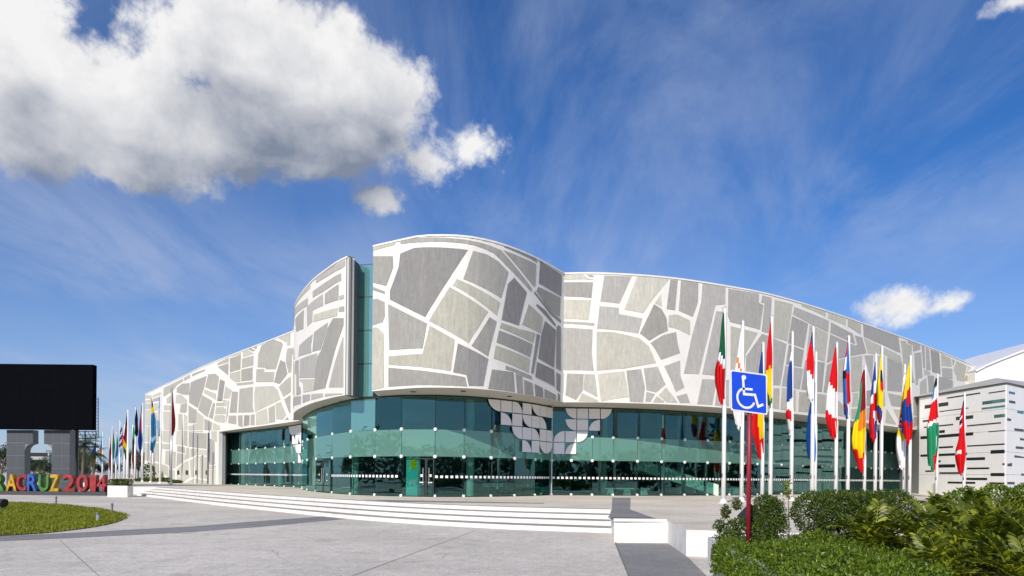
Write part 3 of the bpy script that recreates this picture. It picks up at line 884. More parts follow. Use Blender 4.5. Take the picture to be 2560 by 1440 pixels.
# slim dark uprights behind the joints, white dots of the safety strip in front
def uprights(plan, ss, cw, r=0.035):
    for s_ in ss:
        mb = MB(); c = plan.P(s_, PZ, -0.22); mb.tube([c, Vector((c.x, c.y, SOF))], r, 6); obj('glass_fin', mb, DARK, cw)
uprights(GL_L, ssL, cwL, 0.10); uprights(GL_D, ssD, cwD, 0.03); uprights(GL_R, ssR[4:], cwR, 0.09)
def dots(plan, a, b, cw, z=PZ + 1.19, step=0.30, sz=0.082):
    mb = MB(); s_ = a
    while s_ < b:
        c = plan.P(s_, z, 0.02); t = plan.tan(s_); n = plan.nor(s_)
        mb.obox(c, Vector((t.x, t.y, 0)) * sz, Vector((n.x, n.y, 0)) * 0.004, (0, 0, sz * 0.9)); s_ += step
    tag(obj('safety_dots', mb, CLAMP, cw), kind='stuff')
dots(GL_L, ssL[0] + 0.2, ssL[-1], cwL)
dots(GL_D, GL_D.s_of(831.5), GL_D.s_of(1000), cwD); dots(GL_D, GL_D.s_of(1092), GL_D.s_of(1376), cwD)
dots(GL_R, 0.15, ssR[-1], cwR)
# the tall slot of glass between the two halves of the drum, and its side walls
s0, s1 = 0.0, 1.22
SLP = Plan([((ray(884, 1150)[0]) * 41.0, 41.0), ((ray(931, 1150)[0]) * 40.75, 40.75)])
s1 = SLP.L
zz = [SOF + 0.02, SOF + 2.05, SOF + 4.1, SOF + 6.15, ROOF - 0.06]
slot = None
for z in zz:
    sl = MB(); p, q = SLP.P(s0, z, -0.03), SLP.P(s1, z, -0.03); d = (q - p) * 0.5
    sl.obox((p + q) * 0.5, d, Vector((d.y, -d.x, 0)).normalized() * 0.03, (0, 0, 0.03))
    r_ = obj('glass_slot' if slot is None else 'transom', sl, DARK, slot or cc)
    slot = slot or r_
slot['label'] = 'tall narrow strip of teal glass between the two drum walls'
for i in range(4):
    p, q = SLP.P(s0, 0), SLP.P(s1, 0); d = (q - p) * 0.5; mb = MB()
    n = Vector((d.y, -d.x, 0)).normalized()
    mb.obox((p + q) * 0.5 + Vector((0, 0, (zz[i] + zz[i + 1]) / 2)), d, n * 0.009, Vector((0, 0, (zz[i + 1] - zz[i]) / 2 - 0.035)) + n * random.uniform(-0.008, 0.008)); obj('glass_pane', mb, GLASSC, slot)
def vwall(name, pts, z0, z1, m, th=0.25, parent=cc):
    mb = MB()
    for a, b in zip(pts, pts[1:]):
        a3, b3 = Vector((*a, 0)), Vector((*b, 0)); d = (b3 - a3) * 0.5; n = Vector((d.y, -d.x, 0)).normalized() * th * 0.5
        mb.obox((a3 + b3) * 0.5 + Vector((0, 0, (z0 + z1) / 2)), d, n, (0, 0, (z1 - z0) / 2))
    return obj(name, mb, m, parent)
eE = PW_E.P(PW_E.L, 0); eE2 = None
vwall('side_wall', [(eE.x + 0.03, eE.y + 0.05), (eE.x + 0.2, eE.y + 1.6)], SOF - 0.02, ROOF + 0.004, mat('fin_shade', (0.13, 0.135, 0.135), 0.75, 0.08, 1), 0.30)  # fin side facing away from the sun, its shade put into the colour
dE = PW_D.P(0, 0)
vwall('side_wall', [(dE.x + 0.16, dE.y + 0.1), (dE.x + 0.05, dE.y + 2.3)], SOF + 0.003, ROOF - 0.004, WHITE, 0.3)
vwall('side_wall', [(PW_D.p[-1].x - 0.2, PW_D.p[-1].y + 0.1), (PW_D.p[-1].x - 0.3, PW_D.p[-1].y + 3)], SOF + 0.01, ROOF - 0.01, WHITE, 0.3)
# jamb of the left wing's glass recess
ja = PW_L.P(JAMB, 0, -0.42); jb = GL_L.P(0, 0)
vwall('door_jamb', [(ja.x + 0.12, ja.y + 0.1), (jb.x + 0.3, jb.y + 0.5)], PZ + 0.003, SOF + 0.3, REVEAL, 0.3)
# soffits
def soffit(pa, a0, a1, pg, g0, g1, z, n=50, name='soffit'):
    mb = MB()
    for i in range(n + 1):
        k = i / n; mb.v.append(tuple(pa.P(a0 + (a1 - a0) * k, z, -0.02))); mb.v.append(tuple(pg.P(g0 + (g1 - g0) * k, z, -1.2)))
    for i in range(n): mb.f.append((2 * i, 2 * i + 2, 2 * i + 3, 2 * i + 1)); mb.m.append(0)
    o = obj(name, mb, SOFF, cc); return o
sf1 = soffit(PW_D, 0, PW_D.L, GL_D, GL_D.s_of(934), GL_D.L, SOF - 0.002)
sf2 = soffit(PW_E, 0, PW_E.L, GL_D, 0, GL_D.s_of(886), SOF - 0.002)
sf3 = soffit(PW_R, 0, PW_R.L, GL_R, 0, GL_R.L, SOF - 0.0045)
sf4 = soffit(PW_L, JAMB, PW_L.L, GL_L, 0, GL_L.L, SOF - 0.0045)
for sf, pl, st in ((sf1, PW_D, 4.1), (sf2, PW_E, 4.0)):
    s_ = 2.0
    while s_ < pl.L - 1:
        c = pl.P(s_, SOF - 0.035, -1.2); mb = MB(); mb.tube([c, c + Vector((0, 0, 0.03))], [0.16, 0.17], 12); obj('downlight', mb, DARK, sf); s_ += st
# interior: floor, back wall, ceiling, roof, columns, stair
gl_all = [tuple(p) for p in GL_L.p] + [tuple(p) for p in GL_D.p if p.x > GL_L.p[-1].x + 0.3] + [tuple(p) for p in GL_R.p[1:]]
back = [(58, 90), (40, 79), (22, 66), (10, 60), (-4, 58), (-12, 66), (-24, 84), (-45, 104)]
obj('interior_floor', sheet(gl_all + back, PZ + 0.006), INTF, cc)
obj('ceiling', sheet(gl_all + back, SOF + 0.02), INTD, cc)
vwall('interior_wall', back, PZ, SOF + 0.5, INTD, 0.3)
wl_all = [tuple(p) for p in PW_L.p] + [tuple(p) for p in PW_E.p[8:]] + [(SLP.p[0].x, SLP.p[0].y + 0.1), (SLP.p[1].x, SLP.p[1].y + 0.1)] + [tuple(p) for p in PW_D.p] + [tuple(p) for p in PW_R.p[6:]]
obj('roof', sheet(wl_all + [(75, 120), (-40, 140)], ROOF - 0.35), SOFF, cc)
COLM = mat('pale_column', (0.62, 0.70, 0.62), 0.5, 0.05)
for (x, Y) in ((1176, 41.6), (889, 44.5), (1510, 49.5), (700, 71), (1700, 51)):
    dx = ray(x, 1150)[0]; mb = MB(); mb.cyl((dx * Y, Y, PZ + 0.006), 0.24, SOF - PZ - 0.01, 18); obj('column', mb, COLM, cc, smooth=False)
# mezzanine edge inside, one storey up
mz = MB()
for i in range(60):
    for pl in (GL_R,):
        a, b = pl.P(pl.L * i / 60, 0, -2.2), pl.P(pl.L * (i + 1) / 60, 0, -2.2); d = (b - a) * 0.5
        mz.obox((a + b) * 0.5 + Vector((0, 0, H1 + 0.6)), d, Vector((d.y, -d.x, 0)).normalized() * 0.1, (0, 0, 0.55))
obj('mezzanine', mz, mat('mezzanine_edge', (0.35, 0.42, 0.38), 0.6, 0.1), cc)
p, q = at(1590, 1160, 49.0), at(1790, 1226, 49.0)
mb = MB(); mb.obox((p + q) / 2, (q - p) / 2, (0, 0.6, 0), (0, 0, 0.42)); obj('stair_flight', mb, COLM, cc)
# entrance doors
DOORG = glassmat('door_glass', (0.10, 0.16, 0.16), (0.35, 0.5, 0.5), 0.06)
for (xa, xb) in ((793, 811), (812, 830), (1046, 1066), (1067, 1086)):
    a, b = GL_D.s_of(xa), GL_D.s_of(xb); p, q = GL_D.P(a, 0, 0.07), GL_D.P(b, 0, 0.07); d = (q - p) * 0.5; n = Vector((d.y, -d.x, 0)).normalized()
    fr = MB(); c = (p + q) * 0.5; L = d.length; u = d / L
    for s_ in (-1, 1): fr.obox(c + u * s_ * (L - 0.025) + Vector((0, 0, PZ + 1.15)), u * 0.025, n * 0.025, (0, 0, 1.12))
    for z in (PZ + 0.06, PZ + 2.24): fr.obox(c + Vector((0, 0, z)), u * (L - 0.05), n * 0.025, (0, 0, 0.02))
    do = obj('door', fr, DARK, cc)
    mb = MB(); mb.obox(c + Vector((0, 0, PZ + 1.15)), u * (L - 0.08), n * 0.008, (0, 0, 1.06)); obj('door_glass', mb, GLASS, do)
    for z, w in ((PZ + 1.25, 0.10), (PZ + 0.85, 0.16)):
        mb = MB(); mb.obox(c + n * 0.012 + Vector((0, 0, z)), u * w * 0.8, n * 0.003, (0, 0, 0.07 if w < 0.12 else 0.03)); obj('door_sticker', mb, CLAMP, do)
    mb = MB(); hp = c + u * (L - 0.16) * (1 if xa in (793, 1046) else -1) + n * 0.06; mb.tube([hp + Vector((0, 0, PZ + 0.7)), hp + Vector((0, 0, PZ + 1.7))], 0.018, 8); obj('handle', mb, STEEL, do)
# emblem of quarter circles and squares on the glass
def shape(kind, n=10):
    if kind == 'F': return [(0, 0), (1, 0), (1, 1), (0, 1)]
    cx, cy = {'tr': (1, 1), 'bl': (0, 0), 'tl': (0, 1), 'br': (1, 0)}[kind]
    a0 = {'tr': 180, 'bl': 0, 'tl': 270, 'br': 90}[kind]
    return [(cx, cy)] + [(cx + math.cos(rad(a0 + 90 * i / n)), cy + math.sin(rad(a0 + 90 * i / n))) for i in range(n + 1)]
def tile(plan, s_left, size, ztop_, kind, wid=None):
    g_ = 0.028; wid = wid or size; pts = [(s_left + g_ + x * (wid - 2 * g_), ztop_ - size + g_ + y * (size - 2 * g_)) for x, y in shape(kind)]
    face_piece('emblem_tile', plan, pts, 0.10, 0.13, EMBL, cc, 0.5, (PZ, SOF - 0.11))
TS = 0.80
zr = [SOF - 0.02 - TS * r for r in range(4)]
for r, row in enumerate(({6: 'tr', 5: 'F', 4: 'bl', 3: 'F', 2: 'tr', 1: 'F', 0: 'F'}, {5: 'bl', 4: 'F', 3: 'tr', 2: 'F', 1: 'bl'}, {4: 'tr', 3: 'F', 2: 'bl', 1: 'F', 0: 'F'}, {3: 'bl', 2: 'F', 1: 'tr', 0: 'tl'})):
    for c_, k in row.items(): tile(GL_D, GL_D.L - 0.1 - (c_ + 1) * 0.94, TS, zr[r], k, 0.94)
for r, row in enumerate(({1: 'tr', 2: 'F', 3: 'F', 4: 'tl'}, {1: 'tr', 2: 'F', 3: 'br'}, {0: 'br', 1: 'F', 2: 'tl'}, {0: 'F', 1: 'br'})):
    for c_, k in row.items(): tile(GL_R, 0.08 + c_ * TS, TS, zr[r], k)
sl_ = GL_L.s_of(756)
for r, row in enumerate(({3: 'tr', 2: 'F', 1: 'F', 0: 'F'}, {2: 'bl', 1: 'F', 0: 'tr'}, {1: 'tr', 0: 'F'}, {0: 'bl'})):
    for c_, k in row.items(): tile(GL_L, sl_ - (c_ + 1) * 0.9, 0.9, SOF - 0.1 - 0.9 * r, k)
# white corner post
mb = MB(); c = GL_R.P(0, PZ, 0.06); mb.tube([c, Vector((c.x, c.y, SOF))], 0.05, 8); obj('corner_post', mb, STEEL, cc)
# ------------------------------------------------------------------ pavilion at the right end of the podium
PVZ = 62.0
pv_h = EYE + (ray(2300, 992)[1]) * PVZ
def depth_for(x, y, h): return (h - EYE) / ray(x, y)[1]
pA = at(2300, 992, PVZ); yB = depth_for(2515, 957, pv_h); pB = at(2515, 957, yB)
pC = Vector((pB.x + 9.0, pB.y + 6.3, 0))
CLAD = mat('white_cladding', (0.80, 0.80, 0.80), 0.45, 0.05, 0.6)
JNT = mat('cladding_joint', (0.35, 0.35, 0.36), 0.8, 0.1)
PVR = mat('grey_roof_metal', (0.42, 0.42, 0.42), 0.5, 0.06, 0.8)
TEALG = glassmat('teal_slot_glass', (0.4, 0.6, 0.57), (0.45, 0.8, 0.75), 0.25)
pav = thing('pavilion', 'white panelled pavilion with thin dark horizontal slots and grey roof', 'building', (pB.x, pB.y, 0))
PV1 = Plan([(pA.x, pA.y), (pB.x, pB.y)]); PV2 = Plan([(pB.x, pB.y), (pC.x, pC.y)])
mb = MB(); mb.prism([(pA.x, pA.y), (pB.x, pB.y), (pC.x, pC.y), (pC.x - 8, pC.y + 12), (pA.x + 4, pA.y + 14)], (1, 0, 0), (0, 1, 0), (0, 0, 0), (0, 0, pv_h - 0.02))
pbody = obj('wall', mb, JNT, pav)
for pl, cols in ((PV1, [0.0, 0.19, 0.36, 0.52, 0.70, 0.86, 1.0]), (PV2, [0, 0.25, 0.5, 0.75, 1.0])):
    rows = [0.3, 2.4, 4.2, 5.9, 7.6, pv_h - 0.15]
    for a, b in zip(cols, cols[1:]):
        for z0, z1 in zip(rows, rows[1:]):
            face_piece('cladding_panel', pl, [(a * pl.L + 0.012, z0 + 0.012), (b * pl.L - 0.012, z0 + 0.012), (b * pl.L - 0.012, z1 - 0.012), (a * pl.L + 0.012, z1 - 0.012)], 0.002, 0.05, CLAD, pbody, 99)
SL = '''1535 800 1705 775 18|1695 738 1935 696 7|1640 833 1850 806 5|1760 885 1885 868 17|1520 903 1565 896 9|1530 948 1740 923 7|1840 938 2085 910 7|1640 980 1680 972 14|1505 1018 1885 995 15|1995 978 2178 962 5|1560 1098 1740 1083 9|1840 1083 2178 1060 7|1505 1152 1840 1134 12|1835 1178 1970 1166 14|2010 1128 2155 1112 18|1560 1194 1650 1188 10|1600 1228 1755 1219 16|1840 1243 2000 1239 9|2095 1211 2178 1208 9|2010 1288 2178 1283 16|1640 1278 1800 1271 9|1835 1318 1985 1316 12|1540 1262 1600 1260 8|1700 1345 1900 1343 10|2000 1350 2150 1348 10|1995 700 2178 672 6'''
TL_ = '1950 772 2178 742 17|1945 813 2140 788 10|2035 868 2178 852 16'
for txt, m, nm in ((SL, WDK, 'slot_window'), (TL_, TEALG, 'slot_window')):
    for it in txt.split('|'):
        x0, y0, x1, y1, h = (float(v) for v in it.split()); k = 2.8795; h *= 1.45
        pts = [PV1.hit(1780 + x / k, 740 + y / k) for x, y in ((x0, y0 - h / 2), (x1, y1 - h / 2), (x1, y1 + h / 2), (x0, y0 + h / 2))]
        z0 = (pts[2][1] + pts[3][1]) / 2; z1 = (pts[0][1] + pts[1][1]) / 2
        a, b = pts[0][0], pts[1][0]
        face_piece(nm, PV1, [(a, z0), (b, z0), (b, z1), (a, z1)], 0.052, 0.056, m, pbody, 99)
for i in range(12):
    a = random.uniform(0.05, 3.2); L = random.uniform(0.8, 2.2); z = 0.9 + i * 0.72
    face_piece('slot_window', PV2, [(a, z), (a + L, z), (a + L, z + random.choice((0.1, 0.2, 0.28))), (a, z + 0.2)], 0.052, 0.056, TEALG if i in (9, 11) else WDK, pbody, 99)
# roof: a wedge-shaped grey fascia, thicker toward the right end
mb = MB()
n1 = PV1.nor(0.1); n2 = PV2.nor(0.1)
lo = [Vector((pA.x, pA.y, pv_h + 0.02)) + Vector((n1.x, n1.y, 0)) * 0.35, Vector((pB.x, pB.y, pv_h + 0.02)) + Vector((n1.x + n2.x, n1.y + n2.y, 0)) * 0.28, Vector((pC.x, pC.y, pv_h + 0.02)) + Vector((n2.x, n2.y, 0)) * 0.35]
hi = [p + Vector((0, 1.2, h)) for p, h in zip(lo, (0.08, 0.5, 0.9))]
for i in range(2): mb.quad(lo[i], lo[i + 1], hi[i + 1], hi[i])
bk = [Vector((pC.x - 8, pC.y + 12, pv_h + 1.5)), Vector((pA.x + 4, pA.y + 14, pv_h + 0.3))]
mb.add([*hi, *bk], [(0, 1, 2, 3, 4)]); lb = [Vector((p.x, p.y, pv_h + 0.02)) for p in bk]
mb.add([*lo, *lb], [(4, 3, 2, 1, 0)])
obj('roof', mb, PVR, pav)
# white rear hall rising behind the pavilion
HYD = 72.0
hall = thing('rear_hall', 'plain white hall with a rising roofline behind the panelled pavilion', 'building', (at(2560, 1100, HYD).x, HYD, 0))
hp = [at(x, y, HYD) for x, y in ((2438, 930), (2462, 917), (2500, 901), (2560, 878), (2640, 850), (2760, 812))]
mb = MB(); mb.prism([(p.x, p.z) for p in hp] + [(hp[-1].x, 0), (hp[0].x, 0)], (1, 0, 0), (0, 0, 1), (0, HYD, 0), (0, 20, 0)); obj('wall', mb, WHITE, hall)
mb = MB()
for p, q in zip(hp, hp[1:]):
    d = (q - p) * 0.5; n = Vector((-d.z, 0, d.x)).normalized(); mb.obox((p + q) * 0.5 + Vector((0, 10, 0)) + n * 0.1, d, (0, 10.25, 0), n * 0.09)
obj('roof_edge', mb, CLAD, hall)

# ------------------------------------------------------------------ flags and flagpoles
FC = {'g': (0.010, 0.13, 0.055), 'w': (0.80, 0.80, 0.83), 'r': (0.62, 0.006, 0.012), 'o': (0.75, 0.22, 0.01), 'b': (0.012, 0.055, 0.30), 'y': (0.80, 0.60, 0.005), 'B': (0.02, 0.16, 0.55),
      'd': (0.23, 0.008, 0.02), 'k': (0.012, 0.012, 0.014), 'c': (0.03, 0.22, 0.42), 's': (0.36, 0.58, 0.78), 'G': (0.02, 0.26, 0.13), 'n': (0.006, 0.012, 0.07)}
def cloth(c):
    nm = 'flag_cloth_' + c
    if nm in MATS: return MATS[nm]
    m = mat(nm, FC[c], 0.75, 0.08, 3, 0.1, 60, spec=0.2)
    return m
def make_flag(name, label, group, pole, ztop, zbot, width, side, bands, seed, tip=0.28, yo=0.0, split=None):
    """bands: 'g.46 w.60 r1' = colours down the drape (fraction where each ends); split: second list for the half nearest the pole"""
    rnd = random.Random(seed)
    def parse(t): return [(q[0], float(q[1:])) for q in t.split()]
    B1 = parse(bands); B2 = parse(split) if split else B1
    cols = sorted({c for c, _ in B1 + B2}); NT, NSs = 56, 14
    L = ztop - zbot; ph1, ph2 = rnd.uniform(0, 6), rnd.uniform(0, 6); kf = rnd.uniform(2.0, 3.2); sl = rnd.uniform(-0.05, 0.10)
    kn = rnd.uniform(0.28, 0.72); b2 = rnd.uniform(0.03, 0.16); f2 = rnd.uniform(5, 12); yw = rnd.uniform(-0.7, 0.7)
    mb = MB()
    def prof(t): 
        a = 0.12 + 0.88 * min(1, (t / kn)) ** 0.9
        b = 1 - 0.30 * max(0, (t - 0.78) / 0.22) ** 1.4
        return a * b * (1 + b2 * math.sin(f2 * t + ph1))
    for i in range(NT + 1):
        t = i / NT
        for j in range(NSs + 1):
            s_ = j / NSs                       # 0 at the pole
            w = width * prof(t)
            x = side * (0.06 + w * s_) + side * 0.05 * t * math.sin(7 * t + ph2)
            y = -0.02 - 0.24 * prof(t) * math.sin(2 * math.pi * kf * s_ + ph1 + 1.5 * t) * (0.35 + 0.65 * t) - 0.10 * prof(t)
            y += (x * side - 0.06) * math.tan(yw) * 0.8
            hem = tip * L * 0.45 * (max(0, (t - 0.6) / 0.4)) * (abs(s_ - 0.45) ** 1.2) * 1.6 + 0.05 * L * max(0, t - 0.8) * math.sin(11 * s_ + ph2)
            z = ztop - t * L + hem
            mb.v.append((pole.x + x, pole.y + yo + y, z))
    for i in range(NT):
        for j in range(NSs):
            t = (i + 0.5) / NT; s_ = (j + 0.5) / NSs
            B = B2 if (split and s_ < 0.5 + 0.12 * math.sin(5 * t)) else B1
            tt = t + sl * (s_ - 0.5) * 2 + 0.012 * math.sin(2 * math.pi * kf * s_ + ph1)
            c = next((c for c, e in B if tt <= e), B[-1][0])
            o = i * (NSs + 1) + j
            mb.f.append((o, o + 1, o + NSs + 2, o + NSs + 1)); mb.m.append(cols.index(c))
    o = obj(name, mb, [cloth(c) for c in cols], None, True, (pole.x, pole.y, zbot), fix=False)
    return tag(o, label, 'flag', group)
def make_pole(label, group, base, top, r=0.075, col=POLEW):
    t = thing('flagpole', label, 'flagpole', base, group)
    h = top - base.z
    mb = MB(); zs = [0, h * 0.50, h * 0.502, h]
    mb.tube([base + Vector((0, 0, z)) for z in zs], [r * 1.45, r * 1.4, r, r * 0.8], 12); obj('pole', mb, col, t, True)
    mb = MB(); mb.tube([base, base + Vector((0, 0, 0.03)), base + Vector((0, 0, 0.05)), base + Vector((0, 0, 0.22))], [r * 3.2, r * 3.2, r * 2.4, r * 1.5], 12); obj('base_plate', mb, col, t)
    mb = MB(); tp = base + Vector((0, 0, h)); mb.tube([tp - Vector((0.02, 0, 0)), tp + Vector((0, 0, 0.04)), tp + Vector((0, 0, 0.10))], [r * 0.9, r * 1.0, r * 0.4], 10)
    mb.tube([tp + Vector((-0.20, 0, -0.02)), tp + Vector((0.02, 0, 0.02))], 0.02, 6); obj('truck', mb, STEEL, t)
    mb = MB(); mb.tube([tp + Vector((-0.14, -0.06, -0.05)), base + Vector((-r * 1.6, -0.12, 1.4))], 0.008, 4); obj('halyard', mb, DARK, t)
    mb = MB(); mb.obox(base + Vector((-r * 1.5, -0.1, 1.4)), (0.02, 0, 0), (0, 0.02, 0), (0, 0, 0.10)); obj('cleat', mb, DARK, t)
    return t
# (pole x, pole top y, depth, flag top y, flag bottom y, flag width px, side, bands, split, text)
RF = [
 (1813, 770, 33.6, 783, 1014, 25, -1, 'g.46 w.56 r1', None, 'green, white and red'),
 (1858, 803, 36.6, 822, 1078, 27, -1, 'w.36 o.42 w1', None, 'white with an orange patch'),
 (1909, 857, 38.5, 880, 1150, 28, -1, 'b.30 y.55 r1', 'b.34 y.80 r1', 'blue, yellow and red long-tailed'),
 (1930, 792, 35.2, 806, 1018, 17, -1, 'r.62 y.93 g1', 'r.52 y.92 g1', 'tall red, yellow and green'),
 (1982, 830, 38.9, 880, 1088, 20, -1, 'w.1 b.60 w.72 r.85 w1', 'w.12 b.58 w1', 'navy and white with a red star patch'),
 (2034, 818, 37.5, 830, 1008, 21, -1, 'n.10 b.2 r.62 w1', None, 'blue-tipped red and white'),
 (2041, 880, 43.0, 955, 1162, 24, -1, 'b.16 B1', None, 'plain royal blue'),
 (2093, 857, 41.0, 868, 1100, 23, -1, 'r.44 w.76 r1', None, 'red, white and red'),
 (2123, 841, 40.0, 856, 1048, 21, -1, 'r.20 w.38 n.50 B.86 d.9 b1', 'B.40 r.82 w1', 'blue and red with white edges'),
 (2164, 914, 46.0, 925, 1184, 34, -1, 'd.1 G.48 y.78 r1', 'd.42 o.60 y.88 r1', 'wide green, gold and red'),
 (2191, 885, 43.8, 905, 1108, 24, -1, 'b.42 w.52 r1', 'b.25 w.4 r.62 w.78 b1', 'blue, white and red quartered'),
 (2206, 866, 42.9, 882, 1060, 16, -1, 'y.80 b.90 d1', 'y.25 n.42 r.54 y.84 b1', 'mostly yellow'),
 (2263, 912, 46.5, 938, 1178, 30, -1, 'w.2 y.45 r.48 w.50 r.53 w.55 r.58 w.60 y.68 w1', 'w.22 y.42 B.6 y.68 w1', 'yellow and white with a striped shield'),
 (2277, 890, 45.0, 905, 1112, 19, -1, 'y.42 b.72 r1', 'y.35 r.55 b.80 r1', 'narrow yellow, blue and red'),
 (2344, 936, 49.0, 945, 1178, 29, -1, 'k.1 c.22 w.25 r.47 w.52 G1', 'k.1 w.24 r.46 w.50 G.86 r1', 'red over green with a white stripe'),
 (2412, 982, 49.5, 1002, 1190, 22, -1, 'n.08 d.2 w.24 n.30 w.34 r.66 w.72 r1', 'n.08 r1', 'red ensign with a small dark canton'),
]
for i, (px, ty, Y, f0, f1, wd, sd, bands, split, text) in enumerate(RF):
    tp = at(px, ty, Y); base = Vector((tp.x, Y, PZ))
    make_pole('white flagpole carrying the %s flag by the hedge' % text, 'flagpoles before the right wing', base, tp.z)
    make_flag('flag', '%s flag hanging limp before the right wing' % text, 'flags before the right wing', base, at(px, f0, Y).z, at(px, f1, Y).z, 0.82 * wd * Y / FPX, sd, bands, 100 + i, split=split)
LF = [
 (430, 970, 74.0, 978, 1090, 11, 1, 'k.12 d1', None, 'dark maroon'),
 (402, 985, 79.6, 990, 1092, 9, -1, 's.3 w.6 s1', None, 'pale blue and white'),
 (379, 998, 85.0, 1002, 1134, 12, 1, 'k.12 y.24 c.70 s.80 c1', None, 'teal with a yellow band'),
 (357, 1007, 91.0, 1012, 1132, 9, -1, 'n.1 y.2 b1', 'n.1 y.24 r.5 b1', 'navy with a yellow and red edge'),
 (339, 1018, 96.0, 1022, 1092, 8, 1, 'k.3 n.6 k1', None, 'nearly black'),
 (332, 1062, 101.0, 1066, 1174, 15, 1, 'G.3 k.62 d1', None, 'dark green and crimson'),
 (320, 1024, 104.0, 1032, 1150, 10, -1, 'k.25 d.6 y.75 g1', None, 'dark red and gold'),
 (312, 1060, 124.0, 1064, 1150, 6, -1, 'w.3 r.6 w1', None, 'white and faded red'),
 (300, 1050, 126.0, 1055, 1142, 8, 1, 'w.2 b.3 w.4 b.5 w.6 b.7 w.8 s1', None, 'blue and white striped'),
 (291, 1080, 140.0, 1084, 1168, 8, 1, 'G.35 c.7 s1', None, 'green and light blue'),
 (281, 1066, 138.0, 1070, 1150, 6, 1, 'd.3 G1', None, 'maroon and green'),
 (274, 1092, 158.0, 1095, 1178, 8, 1, 'r1', None, 'faded all red'),
 (257, 1078, 156.0, 1086, 1162, 9, -1, 'c.5 o.7 s1', None, 'teal and orange'),
 (242, 1100, 178.0, 1104, 1182, 10, -1, 'b.45 o.62 y.72 G1', None, 'blue, orange and green'),
]
for i, (px, ty, Y, f0, f1, wd, sd, bands, split, text) in enumerate(LF):
    tp = at(px, ty, Y); base = Vector((tp.x, Y, PZ if Y < 100 else 0.0))
    make_pole('grey-white flagpole carrying the %s flag beyond the steps' % text, 'flagpoles beyond the left wing', base, tp.z, 0.085 if Y < 100 else 0.11, STEEL if i in (0, 2) else POLEW)
    make_flag('flag', '%s flag hanging limp beyond the letter sign' % text if i > 4 else '%s flag hanging limp before the left wing' % text, 'flags beyond the left wing', base, at(px, f0, Y).z, at(px, f1, Y).z, 0.82 * wd * Y / FPX, sd, bands, 300 + i, split=split)

# ------------------------------------------------------------------ parking sign
SY = 12.0
sg = thing('accessible_parking_sign', 'blue square wheelchair sign on a red post among the shrubs', 'sign', (at(1876, 1100, SY).x, SY + 0.06, 0.5))
BLUE = mat('sign_blue', (0.004, 0.06, 0.62), 0.35, 0.12, 6)
SGW = mat('sign_white', (0.72, 0.72, 0.68), 0.5, 0.12, 8)
REDP = mat('red_post_paint', (0.30, 0.014, 0.028), 0.45, 0.18, 5)
mb = MB(); px_ = at(1876, 1100, SY).x
mb.tube([(px_, SY + 0.06, 0.5), (px_, SY + 0.06, at(1876, 940, SY).z)], 0.040, 12); obj('post', mb, REDP, sg, True)
cor = [at(1825.6, 923.8, SY), at(1917.5, 936, SY), at(1917.5, 1033.8, SY), at(1827, 1025.6, SY)]
O_, AX, AY = cor[0], (cor[1] - cor[0]), (cor[3] - cor[0])
AXn, AYn = AX.normalized(), AY.normalized(); NB = Vector((0, -1, 0))
def rrect(x0, x1, y0, y1, r, n=5):
    out = []
    for cx, cy, a in ((x1 - r, y0 + r, -90), (x1 - r, y1 - r, 0), (x0 + r, y1 - r, 90), (x0 + r, y0 + r, 180)):
        for i in range(n + 1): out.append((cx + r * math.cos(rad(a + 90 * i / n)), cy + r * math.sin(rad(a + 90 * i / n))))
    return out
mb = MB(); mb.prism(rrect(0, 1, 0, 1, 0.05), AX, AY, O_, -NB * 0.02); plate = obj('plate', mb, SGW, sg)
mb = MB(); mb.prism(rrect(0.035, 0.965, 0.035, 0.965, 0.04), AX, AY, O_, NB * 0.003); obj('blue_face', mb, BLUE, plate)
def stroke(pts, w, mb):
    n = len(pts)
    for i in range(n - 1):
        a, b = Vector(pts[i]), Vector(pts[i + 1]); d = (b - a).normalized(); q = Vector((-d.y, d.x)) * w / 2; e = d * w * 0.45
        mb.prism([tuple(a - q - e), tuple(b - q + e), tuple(b + q + e), tuple(a + q - e)], AX, AY, O_ + NB * (0.0035 + 0.0004 * i), NB * 0.002)
mb = MB()
mb.prism([(0.365 + 0.062 * math.cos(rad(a)), 0.15 + 0.058 * math.sin(rad(a))) for a in range(0, 360, 20)], AX, AY, O_ + NB * 0.0031, NB * 0.0035)
stroke([(0.345, 0.21), (0.365, 0.56), (0.66, 0.545), (0.745, 0.82), (0.86, 0.765)], 0.062, mb)
stroke([(0.37, 0.43), (0.575, 0.42)], 0.055, mb)
arc = [(0.415 + 0.235 * math.cos(rad(a)), 0.655 - 0.235 * math.sin(rad(a))) for a in range(112, 346, 13)]
stroke(arc, 0.055, mb)
obj('wheelchair_symbol', mb, SGW, plate)
for yv in (0.12, 0.9):
    mb = MB(); c = O_ + AX * 0.55 + AY * yv + Vector((0, 0.035, 0)); mb.obox(c, AXn * 0.09, (0, 0.015, 0), (0, 0, 0.018)); obj('bracket', mb, STEEL, sg)

